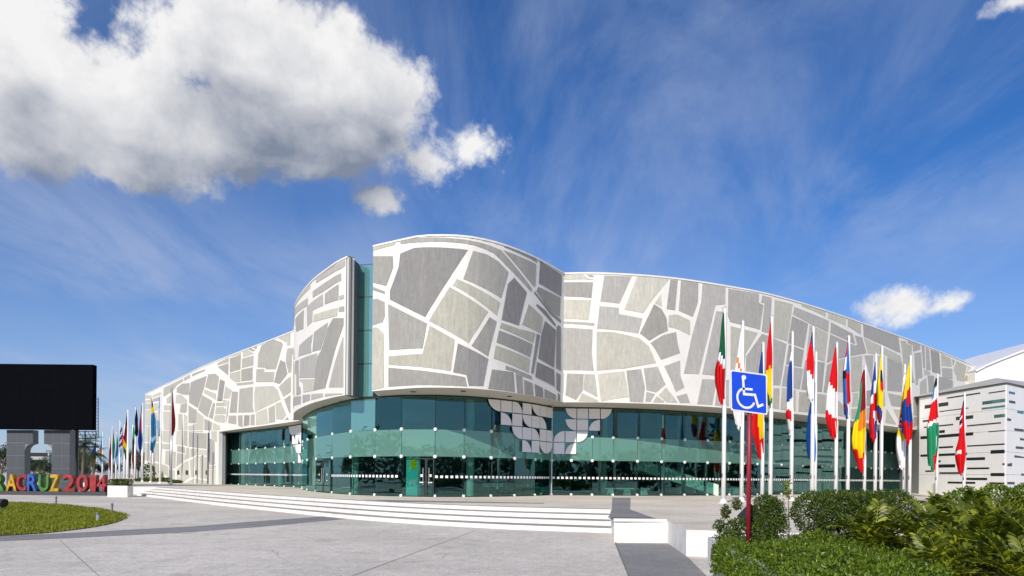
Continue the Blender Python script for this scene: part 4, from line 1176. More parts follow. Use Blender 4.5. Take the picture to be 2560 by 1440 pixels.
# ------------------------------------------------------------------ benches and banner behind the glass
PALE = mat('pale_bench', (0.55, 0.62, 0.58), 0.5, 0.06)
for (x0, x1, yb, Y, txt) in ((1512, 1622, 1240, 47.3, 'long pale bench with three block legs behind the right glass'), (582, 616, 1212, 79.5, 'small pale bench behind the left wing glass'), (1790, 1845, 1240, 50.5, 'short pale bench inside beside the flagpoles')):
    a, b = at(x0, yb, Y).x, at(x1, yb, Y).x
    t = thing('bench', txt, 'bench', ((a + b) / 2, Y, PZ + 0.006))
    mb = MB(); mb.box(a, b, Y - 0.25, Y + 0.25, PZ + 0.42, PZ + 0.5); obj('seat', mb, PALE, t)
    for f in (0.12, 0.5, 0.88):
        c = a + (b - a) * f; mb = MB(); mb.prism([(-0.26, 0), (0.26, 0), (0.2, 0.413), (-0.2, 0.413)], (1, 0, 0), (0, 0, 1), (c, Y - 0.18, PZ + 0.006), (0, 0.36, 0)); obj('leg', mb, PALE, t)
bp = GL_D.P(GL_D.s_of(1028), 0, -0.45)
ban = thing('banner_stand', 'turquoise upright banner with a yellow block just behind the entrance glass', 'banner', (bp.x, bp.y, PZ + 0.008))
mb = MB(); mb.box(bp.x - 0.42, bp.x + 0.42, bp.y - 0.02, bp.y + 0.02, PZ + 0.05, PZ + 2.55); obj('panel', mb, mat('banner_teal', (0.12, 0.75, 0.68), 0.5, 0.05), ban)
mb = MB(); mb.prism(rrect(bp.x - 0.2, bp.x + 0.2, PZ + 1.65, PZ + 2.3, 0.12), (1, 0, 0), (0, 0, 1), (0, bp.y - 0.024, 0), (0, -0.004, 0)); obj('print', mb, cloth('y'), ban)
mb = MB(); mb.prism(rrect(bp.x - 0.25, bp.x + 0.2, PZ + 0.75, PZ + 1.0, 0.05), (1, 0, 0), (0, 0, 1), (0, bp.y - 0.024, 0), (0, -0.004, 0)); obj('print', mb, cloth('w'), ban)
mb = MB(); mb.box(bp.x - 0.45, bp.x + 0.45, bp.y - 0.2, bp.y + 0.2, PZ + 0.008, PZ + 0.05); obj('foot', mb, DARK, ban)
dk = at(1232, 1236, 43.5)
t = thing('display_desk', 'low pale display desk behind the drum glass', 'desk', (dk.x, dk.y, PZ + 0.006))
mb = MB(); mb.box(dk.x - 0.65, dk.x + 0.65, dk.y - 0.3, dk.y + 0.3, PZ + 0.55, PZ + 0.8); obj('top', mb, PALE, t)
for s_ in (-0.6, 0.5): 
    mb = MB(); mb.box(dk.x + s_, dk.x + s_ + 0.1, dk.y - 0.28, dk.y + 0.28, PZ + 0.006, PZ + 0.549); obj('leg', mb, DARK, t)
# ------------------------------------------------------------------ screen monument and letters
MY = 58.0
scr = thing('screen_monument', 'huge black outdoor screen on two grey tiled pillars', 'screen', (at(96, 1230, MY).x, MY, 0))
GT = mat('grey_tile', (0.062, 0.073, 0.088), 0.6, 0.08, 1.0); GJ = mat('pale_tile_joint', (0.17, 0.19, 0.21), 0.7, 0.05)
BLK = mat('screen_black', (0.004, 0.0048, 0.007), 0.7, 0.15, 2, spec=0.0); 
def zx(zx_, zy, Y=MY): return at(zx_ / 3.0, 880 + zy / 3.0, Y)
zt = zx(288, 585).z
def keyhole(sgn):
    c = 288; P = lambda dx, y: (zx(c + sgn * dx, y).x, zx(c + sgn * dx, y).z)
    pts = [P(42, 585), P(42, 688)]
    for i in range(1, 7):
        a = rad(90 * i / 6); pts.append(P(42 + 60 * math.sin(a), 688 + 55 * (1 - math.cos(a))))
    gz = 0.0
    pts += [(P(102, 800)[0], gz), (P(238, 800)[0], gz), P(238, 585)]
    return pts
for sgn in (-1, 1):
    pts = keyhole(sgn); mb = MB(); mb.prism(pts, (1, 0, 0), (0, 0, 1), (0, MY, 0), (0, 0.7, 0)); pil = obj('pillar', mb, GJ, scr)
    x_in, x_out = zx(288 + sgn * 102, 800).x, zx(288 + sgn * 238, 800).x; xa, xb = min(x_in, x_out), max(x_in, x_out)
    xm = (xa + xb) / 2; z = 0.0; zs = [0.0, 1.1, 2.2, 3.3, 4.4, zt - 0.02]
    for z0, z1 in zip(zs, zs[1:]):
        for a, b in ((xa, xm), (xm, xb)):
            mb = MB(); mb.box(a + 0.025, b - 0.025, MY - 0.02, MY - 0.001, z0 + 0.025, z1 - 0.025); obj('tile', mb, GT, pil)
    xt = zx(288 + sgn * 42, 600).x
    c0, c1 = min(xt, x_in), max(xt, x_in)
    mb = MB(); mb.box(c0 + 0.025, c1 - 0.025, MY - 0.02, MY - 0.001, zx(288, 692).z + 0.02, zt - 0.045); obj('tile', mb, GT, pil)
xl, xr = zx(-150, 300).x, zx(722, 300).x; z0, z1 = zx(288, 583).z, zx(722, 102).z
mb = MB(); mb.box(xl, xr, MY - 0.5, MY + 0.05, z0, z1); scn = obj('screen_case', mb, BLK, scr)
ncol, nrow = 8, 5
for i in range(ncol):
    for j in range(nrow):
        a = xl + 0.06 + (xr - xl - 0.12) * i / ncol; b = xl + 0.06 + (xr - xl - 0.12) * (i + 1) / ncol
        c = z0 + 0.06 + (z1 - z0 - 0.12) * j / nrow; d = z0 + 0.06 + (z1 - z0 - 0.12) * (j + 1) / nrow
        mb = MB(); mb.box(a + 0.004, b - 0.004, MY - 0.515, MY - 0.501, c + 0.004, d - 0.004); obj('screen_module', mb, BLK, scn)
# scaffold behind the screen
sc = MB(); YB = MY + 3.0
def bar(a, b, r=0.04): sc.tube([zx(*a, YB), zx(*b, YB)], r, 6)
for y in (597, 622, 650): bar((525, y), (722, y), 0.035)
bar((530, 712), (740, 712), 0.07)
for x in range(530, 735, 32): bar((x, 597), (x + 32 if x < 700 else x, 650), 0.025); 
for x in (535, 640, 720): bar((x, 590), (x, 900 if x < 700 else 700), 0.04)
sc.tube([zx(573, 580, YB), Vector((zx(573, 580, YB).x, YB, 0))], 0.2, 8)
for y in range(350, 640, 24): bar((726, y), (737, y + 12), 0.02)
bar((737, 340), (737, 640), 0.03)
obj('scaffold_frame', sc, DARK, scr)
# letters
LY = 54.5
let = thing('letter_sign', 'giant multicoloured 3D letters and year on a dark plinth', 'letters', (at(130, 1237, LY).x, LY, 0))
pl0, pl1 = zx(-420, 1060, LY).x, zx(832, 1060, LY).x
mb = MB(); mb.box(pl0, pl1, LY - 0.7, LY + 0.9, 0.0, 0.30); obj('plinth', mb, mat('plinth_slate', (0.05, 0.055, 0.065), 0.6, 0.1), let)
LCOL = {'green': (0.05, 0.20, 0.025), 'yellow': (0.50, 0.29, 0.012), 'red': (0.30, 0.018, 0.022), 'blue': (0.018, 0.085, 0.36)}
def letter(ch, x0, x1, col):
    cu = bpy.data.curves.new('letter', 'FONT'); cu.body = ch; cu.size = 1.0; cu.extrude = 0.16; cu.offset = 0.012 if ch.isalpha() else 0.004; cu.resolution_u = 3; cu.bevel_depth = 0.012
    tmp = bpy.data.objects.new('tmp', cu); C.objects.link(tmp)
    me = bpy.data.meshes.new_from_object(tmp.evaluated_get(bpy.context.evaluated_depsgraph_get()))
    bpy.data.objects.remove(tmp); bpy.data.curves.remove(cu)
    a, b = zx(x0, 1000, LY).x, zx(x1, 1000, LY).x
    xs = [v.co.x for v in me.vertices]; ys = [v.co.y for v in me.vertices]
    zlo, zhi = 0.303, zx(288, 918, LY).z; org = let.location
    for v in me.vertices:
        x = a + (v.co.x - min(xs)) / (max(xs) - min(xs)) * (b - a); z = zlo + (v.co.y - min(ys)) / (max(ys) - min(ys)) * (zhi - zlo)
        v.co = Vector((x, LY - v.co.z * 1.4, z)) - org
    me.name = 'letter'; me.materials.clear(); me.materials.append(mat('letter_' + col, LCOL[col], 0.5, 0.6, 3.5))
    bm = bmesh.new(); bm.from_mesh(me); bmesh.ops.recalc_face_normals(bm, faces=bm.faces); bm.to_mesh(me); bm.free()
    o = bpy.data.objects.new('letter', me); C.objects.link(o); o.parent = let; o['label'] = '%s letter %s' % (col, ch) if ch.isalpha() else '%s numeral %s' % (col, ch)
for ch, x0, x1, col in (('V', -265, -180, 'blue'), ('E', -155, -85, 'red'), ('R', -45, 48, 'green'), ('A', 58, 140, 'yellow'), ('C', 136, 212, 'red'), ('R', 217, 292, 'blue'), ('U', 302, 378, 'green'), ('Z', 384, 455, 'yellow'), ('2', 486, 574, 'red'), ('0', 584, 672, 'red'), ('1', 686, 732, 'red'), ('4', 738, 806, 'red')):
    letter(ch, x0, x1, col)
# ------------------------------------------------------------------ plants: builders
def blob(r):
    return Vector((random.gauss(0, 1), random.gauss(0, 1), random.gauss(0, 1))).normalized() * r
def leaf(mb, c, d, up, L, w, fold=0.25):
    d = d.normalized(); s_ = d.cross(up)
    s_ = s_.normalized() if s_.length > 1e-4 else d.orthogonal().normalized(); n = s_.cross(d)
    m = c + d * L * 0.5
    mb.add([c, m + s_ * w * 0.5 + n * w * fold, c + d * L, m - s_ * w * 0.5 + n * w * fold, m], [(0, 1, 4), (1, 2, 4), (4, 2, 3), (0, 4, 3)])
HEDGE = leafmat('hedge_leaf', (0.038, 0.090, 0.008), (0.22, 0.31, 0.025), 0.38, 0.3)
HEDG2 = leafmat('shrub_leaf', (0.030, 0.064, 0.010), (0.13, 0.19, 0.024), 0.42, 0.3)
ZAM = leafmat('cycad_leaf', (0.035, 0.065, 0.008), (0.36, 0.40, 0.022), 0.42, 0.3)
PALML = leafmat('palm_leaf', (0.020, 0.042, 0.014), (0.055, 0.085, 0.028), 0.5, 0.2)
TREEL = leafmat('tree_leaf', (0.018, 0.040, 0.012), (0.05, 0.085, 0.022), 0.5, 0.25)
BARK = mat('bark', (0.14, 0.11, 0.08), 0.9, 0.25, 8, 0.4, 30)
TWIG = mat('twig', (0.06, 0.045, 0.03), 0.9, 0.3, 10)
def rand_dir(up=0.3):
    return Vector((random.gauss(0, 1), random.gauss(0, 1), random.gauss(up, 1))).normalized()
def leaf_mass(name, label, lumps, count, L, w, m, group=None, stems=True, cat='hedge', flat_top=None, jit=0.13):
    """lumps: (centre, rx, ry, rz); leaves through the outer part of each lump, twigs inside"""
    base = Vector(lumps[0][0]); z0 = min(c[2] - rz for c, rx, ry, rz in lumps)
    t = thing(name, label, cat, (base.x, base.y, z0), group)
    mb = MB(); tot = sum(rx * ry + rx * rz + ry * rz for _, rx, ry, rz in lumps)
    for c, rx, ry, rz in lumps:
        c = Vector(c); n = int(count * (rx * ry + rx * rz + ry * rz) / tot)
        for _ in range(n):
            d = rand_dir(0.1); k = 1 - abs(random.gauss(0, jit)) * (1 if jit < 0.2 or random.random() < 0.6 else -0.35) + 0.10 * math.sin(5 * d.x + 3 * d.z + c.x) * math.sin(4 * d.y + 7 * d.z)
            p = c + Vector((d.x * rx, d.y * ry, d.z * rz)) * k
            if flat_top is not None and p.z > flat_top: p.z = flat_top + random.gauss(0, 0.02)
            if p.z < z0 + 0.02: continue
            dd = (Vector((d.x / rx, d.y / ry, d.z / rz)).normalized() * 0.6 + rand_dir(0.5)).normalized()
            s_ = random.uniform(0.7, 1.3); leaf(mb, p, dd, rand_dir(0.6), L * s_, w * s_)
    obj('foliage', mb, m, t, fix=False)
    mb = MB()
    for c, rx, ry, rz in lumps:
        c = Vector(c)
        for _ in range(10):
            b = c + Vector((random.uniform(-0.5, 0.5) * rx, random.uniform(-0.5, 0.5) * ry, -rz)); e = c + Vector((random.uniform(-0.85, 0.85) * rx, random.uniform(-0.8, 0.8) * ry, random.uniform(0.1, 0.75) * rz))
            mid = (b + e) / 2 + blob(0.06); mb.tube([b, mid, e], [0.012, 0.009, 0.004], 5, 0, False)
    tag(obj('stem', mb, TWIG, t, fix=False), kind='stuff')
    return t
def palm_mesh(h, nf, fl, seed):
    rnd = random.Random(seed); tr = MB(); pts = []; bend = rnd.uniform(-0.4, 0.4)
    for i in range(9):
        k = i / 8; pts.append((bend * k * k, 0.2 * bend * k, h * k))
    tr.tube(pts, [0.19 - 0.06 * i / 8 + (0.05 if i == 0 else 0) for i in range(9)], 9)
    cr_ = MB(); top = Vector(pts[-1])
    for f in range(nf):
        az = f * 2.399 + rnd.uniform(-0.2, 0.2); el = rnd.uniform(-0.35, 1.25); L = fl * rnd.uniform(0.8, 1.1)
        p = top.copy(); d = Vector((math.cos(az) * math.cos(el), math.sin(az) * math.cos(el), math.sin(el))); prev = None; n = 14
        for i in range(n):
            k = i / n; d = (d + Vector((0, 0, -0.13))).normalized(); q = p + d * L / n
            sd = d.cross(Vector((0, 0, 1))); sd = sd.normalized() if sd.length > 0.05 else Vector((1, 0, 0))
            ll = L * 0.30 * math.sin(math.pi * min(1, 0.12 + k * 0.95)) + 0.05
            for s_ in (-1, 1):
                for h2 in (0, 0.5):
                    b = p.lerp(q, h2); tp = b + (sd * s_ * 0.8 + d * 0.65 + Vector((0, 0, -0.35 - rnd.uniform(0, 0.3)))).normalized() * ll
                    cr_.add([b - d * 0.022, b + d * 0.022, tp], [(0, 1, 2)])
            cr_.add([p + sd * 0.018, p - sd * 0.018, q - sd * 0.012, q + sd * 0.012], [(0, 1, 2, 3)])
            p = q
    return tr.mesh('trunk', BARK, smooth=True), cr_.mesh('crown', PALML, fix=False)
PALM = [palm_mesh(1.0 * hh, nf, fl, sd) for hh, nf, fl, sd in ((4.2, 30, 2.3, 1), (5.4, 34, 2.6, 2), (3.2, 28, 2.1, 3))]
def palm(kind, loc, label, group, rz=0, sc_=1.0):
    t = thing('palm_tree', label, 'palm tree', loc, group, rz); t.scale = (sc_, sc_, sc_)
    for nm, me in zip(('trunk', 'crown'), PALM[kind]):
        o = bpy.data.objects.new(nm, me); C.objects.link(o); o.parent = t
    return t
def tree_mesh(h, r, n, seed, L=0.28):
    rnd = random.Random(seed); tr = MB(); fo = MB()
    tr.tube([(0, 0, 0), (0.05, 0, h * 0.25), (0, 0.05, h * 0.5)], [0.16, 0.12, 0.08], 8)
    cl = []
    for i in range(16):
        d = Vector((rnd.gauss(0, 1), rnd.gauss(0, 1), rnd.gauss(0.2, 0.8))).normalized()
        c = Vector((d.x * r * 0.7, d.y * r * 0.7, h * 0.62 + d.z * h * 0.28)); cl.append((c, r * rnd.uniform(0.28, 0.48)))
        tr.tube([(0, 0, h * rnd.uniform(0.25, 0.5)), tuple(c * 0.55 + Vector((0, 0, h * 0.25))), tuple(c)], [0.06, 0.04, 0.015], 5)
    for _ in range(n):
        c, rr_ = rnd.choice(cl); d = Vector((rnd.gauss(0, 1), rnd.gauss(0, 1), rnd.gauss(0, 1))).normalized()
        p = c + d * rr_ * (0.45 + 0.6 * rnd.random()); dd = Vector((rnd.gauss(0, 1), rnd.gauss(0, 1), rnd.gauss(0.2, 1)))
        leaf(fo, p, dd, Vector((rnd.gauss(0, 1), rnd.gauss(0, 1), 1)), L * rnd.uniform(0.7, 1.3), L * 0.55)
    return tr.mesh('trunk', BARK), fo.mesh('crown', TREEL, fix=False)
TREES = [tree_mesh(6.0, 2.6, 2600, 11), tree_mesh(5.0, 2.3, 2200, 12)]
def tree(kind, loc, label, group, rz=0, sc_=1.0):
    t = thing('leafy_tree', label, 'tree', loc, group, rz); t.scale = (sc_, sc_, sc_)
    for nm, me in zip(('trunk', 'crown'), TREES[kind]):
        o = bpy.data.objects.new(nm, me); C.objects.link(o); o.parent = t
# background at the left
for i, (x, Y, k, sc_, txt) in enumerate(((112, 78, 2, 0.95, 'short palm seen through the keyhole gap of the screen pillars'), (206, 84, 1, 1.0, 'tall palm behind the scaffold of the big screen'), (186, 90, 0, 1.0, 'bushy palm beside the right screen pillar'), (232, 96, 0, 1.05, 'palm half hidden by the farthest flags'), (322, 150, 1, 1.05, 'far palm behind the dark red and gold flag'))):
    palm(k, (ray(x, 1180)[0] * Y, Y, 0), txt, 'palms behind the screen', i * 1.3, sc_)
for i, (x, Y, sc_, txt) in enumerate(((3, 75, 0.8, 'dark tree left of the screen pillars'), (190, 104, 0.75, 'dense dark tree low behind the scaffold palms'), (224, 112, 0.75, 'dense dark tree behind the letter numerals'), (256, 170, 0.9, 'small far tree behind the teal and orange flag'), (346, 150, 1.15, 'dark tree between the flags and the left wing end'), (100, 120, 0.8, 'far tree under the keyhole palm'), (62, 130, 0.8, 'far tree behind the left screen pillar'), (285, 190, 1.0, 'far dark tree behind the striped flag'))):
    tree(i % 2, (ray(x, 1180)[0] * Y, Y, 0), txt, 'trees behind the screen', i * 0.9, sc_)
off = thing('office_block', 'low grey banded office block far behind the screen pillars', 'building', (at(95, 1180, 150).x, 150, 0))
a, b = at(20, 1180, 150).x, at(122, 1180, 150).x; zt_ = at(95, 1131, 150).z
OFW = mat('office_grey', (0.38, 0.39, 0.40), 0.8, 0.08, 0.3)
mb = MB(); mb.box(a, b, 150, 165, 0, zt_); wo_ = obj('wall', mb, OFW, off)
nfl = 4
for i in range(nfl):
    z = 0.7 + i * zt_ / nfl; mb = MB(); mb.box(a + 0.3, b - 0.3, 149.9, 149.99, z, z + zt_ / nfl * 0.5); obj('window_band', mb, WDK, off)
mb = MB(); mb.box(at(98, 1180, 150).x, b, 152, 163, zt_, at(95, 1124, 150).z); obj('roof_block', mb, REVEAL, off)
# planter box with clipped hedge
PB = 51.5
a, b = zx(806, 1050, PB).x, zx(955, 1050, PB).x; zt_ = zx(880, 1003, PB).z
t = thing('planter_box', 'long white planter box at the end of the letter plinth', 'planter', ((a + b) / 2, PB, 0))
mb = MB(); mb.box(a, b, PB, PB + 0.8, 0, zt_); obj('box', mb, STEPW, t)
mb = MB(); mb.box(a + 0.1, b - 0.1, PB + 0.1, PB + 0.7, zt_ - 0.02, zt_ + 0.02); obj('soil', mb, TWIG, t)
hz = zx(880, 960, PB).z
leaf_mass('clipped_hedge', 'flat-topped clipped hedge growing in the white planter box', [(((a + b) / 2 + o_, PB + 0.4, (zt_ + hz) / 2 + 0.05), 0.36, 0.4, (hz - zt_) / 2 + 0.1) for o_ in (-0.55, -0.2, 0.2, 0.55)], 2200, 0.09, 0.05, HEDG2, flat_top=hz)
# shrubs at the foot of the left wing
for i, (x, y0, Y, rx, rz, txt) in enumerate(((372, 1160, 97, 0.8, 1.5, 'grey-green upright shrub against the left wing end'), (382, 1197, 98, 2.0, 0.75, 'dark low shrub behind the teal flagpole'), (408, 1196, 95, 1.9, 0.75, 'dark low shrub at the foot of the mosaic wall'), (362, 1197, 96, 1.4, 0.7, 'dark low shrub at the corner of the left wing'), (438, 1205, 84, 0.7, 0.35, 'tiny shrub beside the maroon flagpole'))):
    c = at(x, y0, Y); z = PZ if Y < 100 else 0
    zc = (c.z + z) / 2
    leaf_mass('shrub', txt, [((c.x, Y, zc), rx, 1.0, max(0.2, c.z - zc))], 900, 0.22, 0.12, HEDG2, 'shrubs along the left wing', cat='shrub')
# ------------------------------------------------------------------ lawn
lawn_px = [(-420, 1275), (-200, 1262), (0, 1257), (90, 1259), (180, 1264), (250, 1272), (300, 1283), (318, 1291), (310, 1299), (280, 1310), (220, 1321), (140, 1331), (60, 1337), (0, 1340), (-200, 1346), (-420, 1340)]
lp = [on_z(x, y, 0) for x, y in lawn_px]; lp2 = [(p.x, p.y) for p in lp]
lc = catmull(lp2 + [lp2[0]], 4)[:-1]
tag(obj('lawn_soil', sheet(lc, 0.02), mat('lawn_soil', (0.075, 0.085, 0.018), 0.95, 0.3, 4)), kind='structure')
mb = MB()
for i in range(len(lc)):
    a, b = lc[i], lc[(i + 1) % len(lc)]; mb.quad((*a, 0), (*b, 0), (*b, 0.02), (*a, 0.02))
tag(obj('lawn_edge', mb, TWIG, fix=False), kind='structure')
def inside(x, y, poly):
    r = False; j = len(poly) - 1
    for i in range(len(poly)):
        (xi, yi), (xj, yj) = poly[i], poly[j]
        if (yi > y) != (yj > y) and x < (xj - xi) * (y - yi) / (yj - yi) + xi: r = not r
        j = i
    return r
GRASS = leafmat('grass_blade', (0.15, 0.19, 0.010), (0.36, 0.38, 0.030), 0.6, 0.35)
mb = MB(); x0, x1 = min(p[0] for p in lc), max(p[0] for p in lc); y0, y1 = min(p[1] for p in lc), max(p[1] for p in lc); n = 0
while n < 52000:
    x, y = random.uniform(max(x0, -34), x1), random.uniform(y0, y1)
    if not inside(x, y, lc) and not inside(x + random.gauss(0, 0.09), y + random.gauss(0, 0.09), lc): continue
    n += 1; a = random.uniform(0, 6.28); w = 0.022; h = random.uniform(0.05, 0.13) * (0.8 + 0.4 * math.sin(x * 0.9) * math.cos(y * 0.7)); lx, ly = random.gauss(0, 0.03), random.gauss(0, 0.03)
    mb.add([(x - w * math.cos(a), y - w * math.sin(a), 0.018), (x + w * math.cos(a), y + w * math.sin(a), 0.018), (x + lx, y + ly, 0.018 + h)], [(0, 1, 2)])
tag(obj('lawn_grass', mb, GRASS, fix=False), 'rounded yellow-green lawn beside the plaza', 'grass', kind='stuff')
for i, (x, yt, yb, txt) in enumerate(((140, 1241, 1262, 'slim grey garden light at the far edge of the lawn'), (280, 1258, 1279, 'slim dark garden light at the right tip of the lawn'), (244, 1281, 1304, 'pale garden light standing inside the lawn'))):
    p = on_z(x, yb, 0); tp = at(x, yt, p.y)
    t = thing('garden_light', txt, 'light', p, 'garden lights around the lawn')
    h = tp.z; mb = MB(); mb.tube([p, p + Vector((0, 0, h * 0.75))], 0.05, 10); obj('post', mb, STEEL if i == 2 else REVEAL, t)
    mb = MB(); mb.tube([p + Vector((0, 0, h * 0.75)), p + Vector((0, 0, h * 0.93)), p + Vector((0, 0, h))], [0.065, 0.065, 0.045], 10); obj('lamp_head', mb, REVEAL, t)
p = on_z(4, 1275, 0)
t = thing('floodlight', 'small black floodlight at the left edge of the lawn', 'floodlight', p)
mb = MB(); mb.tube([p, p + Vector((0, 0, 0.25))], 0.04, 8); obj('stake', mb, DARK, t)
mb = MB(); mb.tube([p + Vector((-0.2, 0, 0.4)), p + Vector((0.05, -0.05, 0.36)), p + Vector((0.2, -0.08, 0.33))], [0.14, 0.2, 0.22], 12); obj('lamp_head', mb, DARK, t)
# ------------------------------------------------------------------ planter at the right with the shrubs
pl_ = [(4.0, 13.6), (3.15, 5.6), (15, 5.6), (17, 21), (10.5, 20.5), (6.4, 14.6)]
t = thing('raised_planter', 'white rendered raised planter wall holding the shrubs', 'planter', (4.0, 13.6, 0))
mb = MB()
for i in range(len(pl_)):
    a, b = Vector((*pl_[i], 0)), Vector((*pl_[(i + 1) % len(pl_)], 0)); d = (b - a); n = Vector((d.y, -d.x, 0)).normalized() * -0.09
    mb.obox((a + b) / 2 + n + Vector((0, 0, 0.34)), d / 2 + d.normalized() * 0.0, n, (0, 0, 0.34))
obj('wall', mb, STEPW, t)
cxm = sum(p[0] for p in pl_) / 6; cym = sum(p[1] for p in pl_) / 6
obj('soil', sheet([(cxm + (x - cxm) * 0.97, cym + (y - cym) * 0.97) for x, y in pl_], 0.60), mat('soil', (0.045, 0.035, 0.025), 0.95, 0.3, 6), t)
def L3(px, py, Y, r): p = at(px, py, Y); return (p.x, p.y, p.z)
gh = thing('glossy_hedge', 'low glossy bright green hedge spilling over the white planter wall', 'hedge', (4.6, 10.5, 0.6))
def wall_x(y): return 4.0 - (13.6 - y) * 0.85 / 8.0
def gh_top(x, y): return 0.80 + 0.06 * math.sin(2.3 * x + 1.1 * y) + 0.05 * math.sin(5.1 * x - 3.7 * y) + 0.03 * math.sin(11 * x + 8 * y) + 0.05 * math.sin(1.1 * y - 2 * x)
mb = MB()
for _ in range(58000):
    y = 6.2 + 6.4 * random.random() ** 1.15; sp_ = 0.08 + max(0, 13.2 - y) * 0.085; x = random.uniform(wall_x(y) - sp_, y * 0.66) if random.random() < 0.84 else random.uniform(wall_x(y) - sp_, wall_x(y) + 0.08)
    e = (x - wall_x(y)); z = gh_top(x, y) - abs(random.gauss(0, 0.085))
    if random.random() < 0.05: z += random.uniform(0.02, 0.13)
    if e < -0.02: z -= 0.45 * random.random() ** 0.8 + 0.25 * (-e)
    if y > 12.1: z -= (y - 12.1) * 0.5 * random.random()
    dd = (Vector((-0.5 if e < 0.1 else 0, -0.35, 0.7)) + rand_dir(0.3) * 1.3).normalized(); s_ = random.uniform(0.7, 1.5)
    leaf(mb, Vector((x, y, z)), dd, rand_dir(0.5), 0.050 * s_, 0.024 * s_)
obj('foliage', mb, HEDGE, gh, fix=False)
mb = MB()
for _ in range(260):
    y = random.uniform(6.4, 12.4); x = random.uniform(wall_x(y) + 0.1, y * 0.64); z = gh_top(x, y)
    mb.tube([(x, y, 0.58), (x + random.gauss(0, 0.08), y + random.gauss(0, 0.08), 0.7), (x + random.gauss(0, 0.12), y + random.gauss(0, 0.12), z)], [0.012, 0.009, 0.004], 5, 0, False)
tag(obj('stem', mb, TWIG, gh, fix=False), kind='stuff')
leaf_mass('clipped_hedge', 'dark rounded clipped hedge behind the cycads beside the flagpoles',
    [(at(x, y, Y), r, 0.6, h) for x, y, Y, r, h in ((2040, 1285, 13.0, 0.42, 0.42), (2090, 1280, 13.2, 0.45, 0.42), (2140, 1276, 13.4, 0.45, 0.40), (2185, 1276, 13.4, 0.40, 0.38), (2230, 1270, 13.8, 0.4, 0.38))], 20000, 0.046, 0.027, HEDG2)
leaf_mass('shrub', 'small dark rounded shrub just right of the red sign post', [(at(1915, 1270, 12.6), 0.22, 0.25, 0.22), (at(1935, 1285, 12.5), 0.2, 0.25, 0.25), (at(1925, 1320, 12.4), 0.3, 0.3, 0.25), (at(1905, 1345, 12.3), 0.25, 0.3, 0.22)], 6500, 0.045, 0.026, HEDG2, cat='shrub', jit=0.24)
leaf_mass('shrub', 'sparse twiggy shrub reaching over the planter wall left of the sign', [(at(1842, 1262, 12.9), 0.07, 0.1, 0.09), (at(1814, 1280, 12.9), 0.07, 0.1, 0.12), (at(1800, 1315, 12.8), 0.10, 0.1, 0.10), (at(1845, 1318, 12.6), 0.2, 0.2, 0.14), (at(1822, 1345, 12.2), 0.22, 0.2, 0.12), (at(1795, 1372, 12.0), 0.08, 0.1, 0.08)], 2000, 0.05, 0.028, HEDG2, cat='shrub', jit=0.32)
# slender sapling with yellow leaves
p0 = at(1973, 1335, 13.4)
t = thing('sapling', 'slender sapling with a few yellow-green leaves between the flagpoles', 'sapling', (p0.x, p0.y, 0.6))
mb = MB(); mb.tube([(p0.x, p0.y, 0.6), at(1972, 1290, 13.4), at(1970, 1205, 13.4)], [0.012, 0.009, 0.004], 6); obj('stem', mb, TWIG, t)
mb = MB()
for _ in range(90):
    k = random.random(); c = at(1971 + random.gauss(0, 7) , 1206 + 40 * k, 13.4) + blob(0.02); leaf(mb, c, rand_dir(0.4), rand_dir(1), 0.075, 0.035)
tag(obj('leaf_spray', mb, ZAM, t, fix=False), kind='stuff')
# dark floodlight behind the post
p = at(1878, 1292, 12.9)
t = thing('floodlight', 'round black floodlight half hidden behind the red sign post', 'floodlight', (p.x, p.y, 0.6))
mb = MB(); mb.tube([p + Vector((0.13, -0.05, 0.05)), p + Vector((-0.02, 0.04, 0.0)), p + Vector((-0.20, 0.1, -0.08))], [0.19, 0.21, 0.10], 18); obj('lamp_head', mb, DARK, t, True)
mb = MB(); mb.tube([(p.x, p.y + 0.06, 0.6), (p.x, p.y + 0.06, p.z)], 0.025, 8); obj('stake', mb, DARK, t)
# cycads: shared frond meshes, each frond a part
def frond_mesh(seed, L=0.95, pairs=13):
    rnd = random.Random(seed); mb = MB(); p = Vector((0, 0, 0)); d = Vector((0.75, 0, 0.66)).normalized(); n = 26; curl = rnd.uniform(0.035, 0.06)
    pts = [p.copy()]
    for i in range(n):
        d = (d + Vector((0.0, rnd.gauss(0, 0.01), -curl))).normalized(); q = p + d * L / n
        if i >= 6 and i % 1 == 0 and (i % 2 == 0 or True):
            k = (i - 6) / (n - 6); ll = (0.10 + 0.10 * math.sin(math.pi * (0.15 + 0.75 * k))) * rnd.uniform(0.9, 1.1); sd = Vector((0, 1, 0)); up = sd.cross(d).normalized() * -1
            if i % 2 == 0:
                for s_ in (-1, 1):
                    dd = (sd * s_ * 0.82 + d * (0.35 + 0.5 * k) + up * rnd.uniform(0.1, 0.45)).normalized()
                    w = ll * 0.38; side = dd.cross(up).normalized(); nn = side.cross(dd)
                    b = p; c1 = b + dd * ll * 0.35 - nn * 0.0; c2 = b + dd * ll * 0.75; tp = b + dd * ll * 1.0 - up * 0.02
                    mb.add([b, c1 + side * w * 0.42, c2 + side * w * 0.5, tp, c2 - side * w * 0.5, c1 - side * w * 0.42, c1 - nn * 0.012, c2 - nn * 0.014],
                           [(0, 1, 6), (1, 2, 7, 6), (2, 3, 7), (7, 3, 4), (6, 7, 4, 5), (0, 6, 5)])
        p = q; pts.append(p.copy())
    mb.tube(pts[::3], [0.011 - 0.0007 * i for i in range(len(pts[::3]))], 5, 0, False)
    return mb.mesh('frond', ZAM, fix=False)
FR = [frond_mesh(s_, L) for s_, L in ((1, 0.95), (2, 1.1), (3, 0.8), (4, 1.0))]
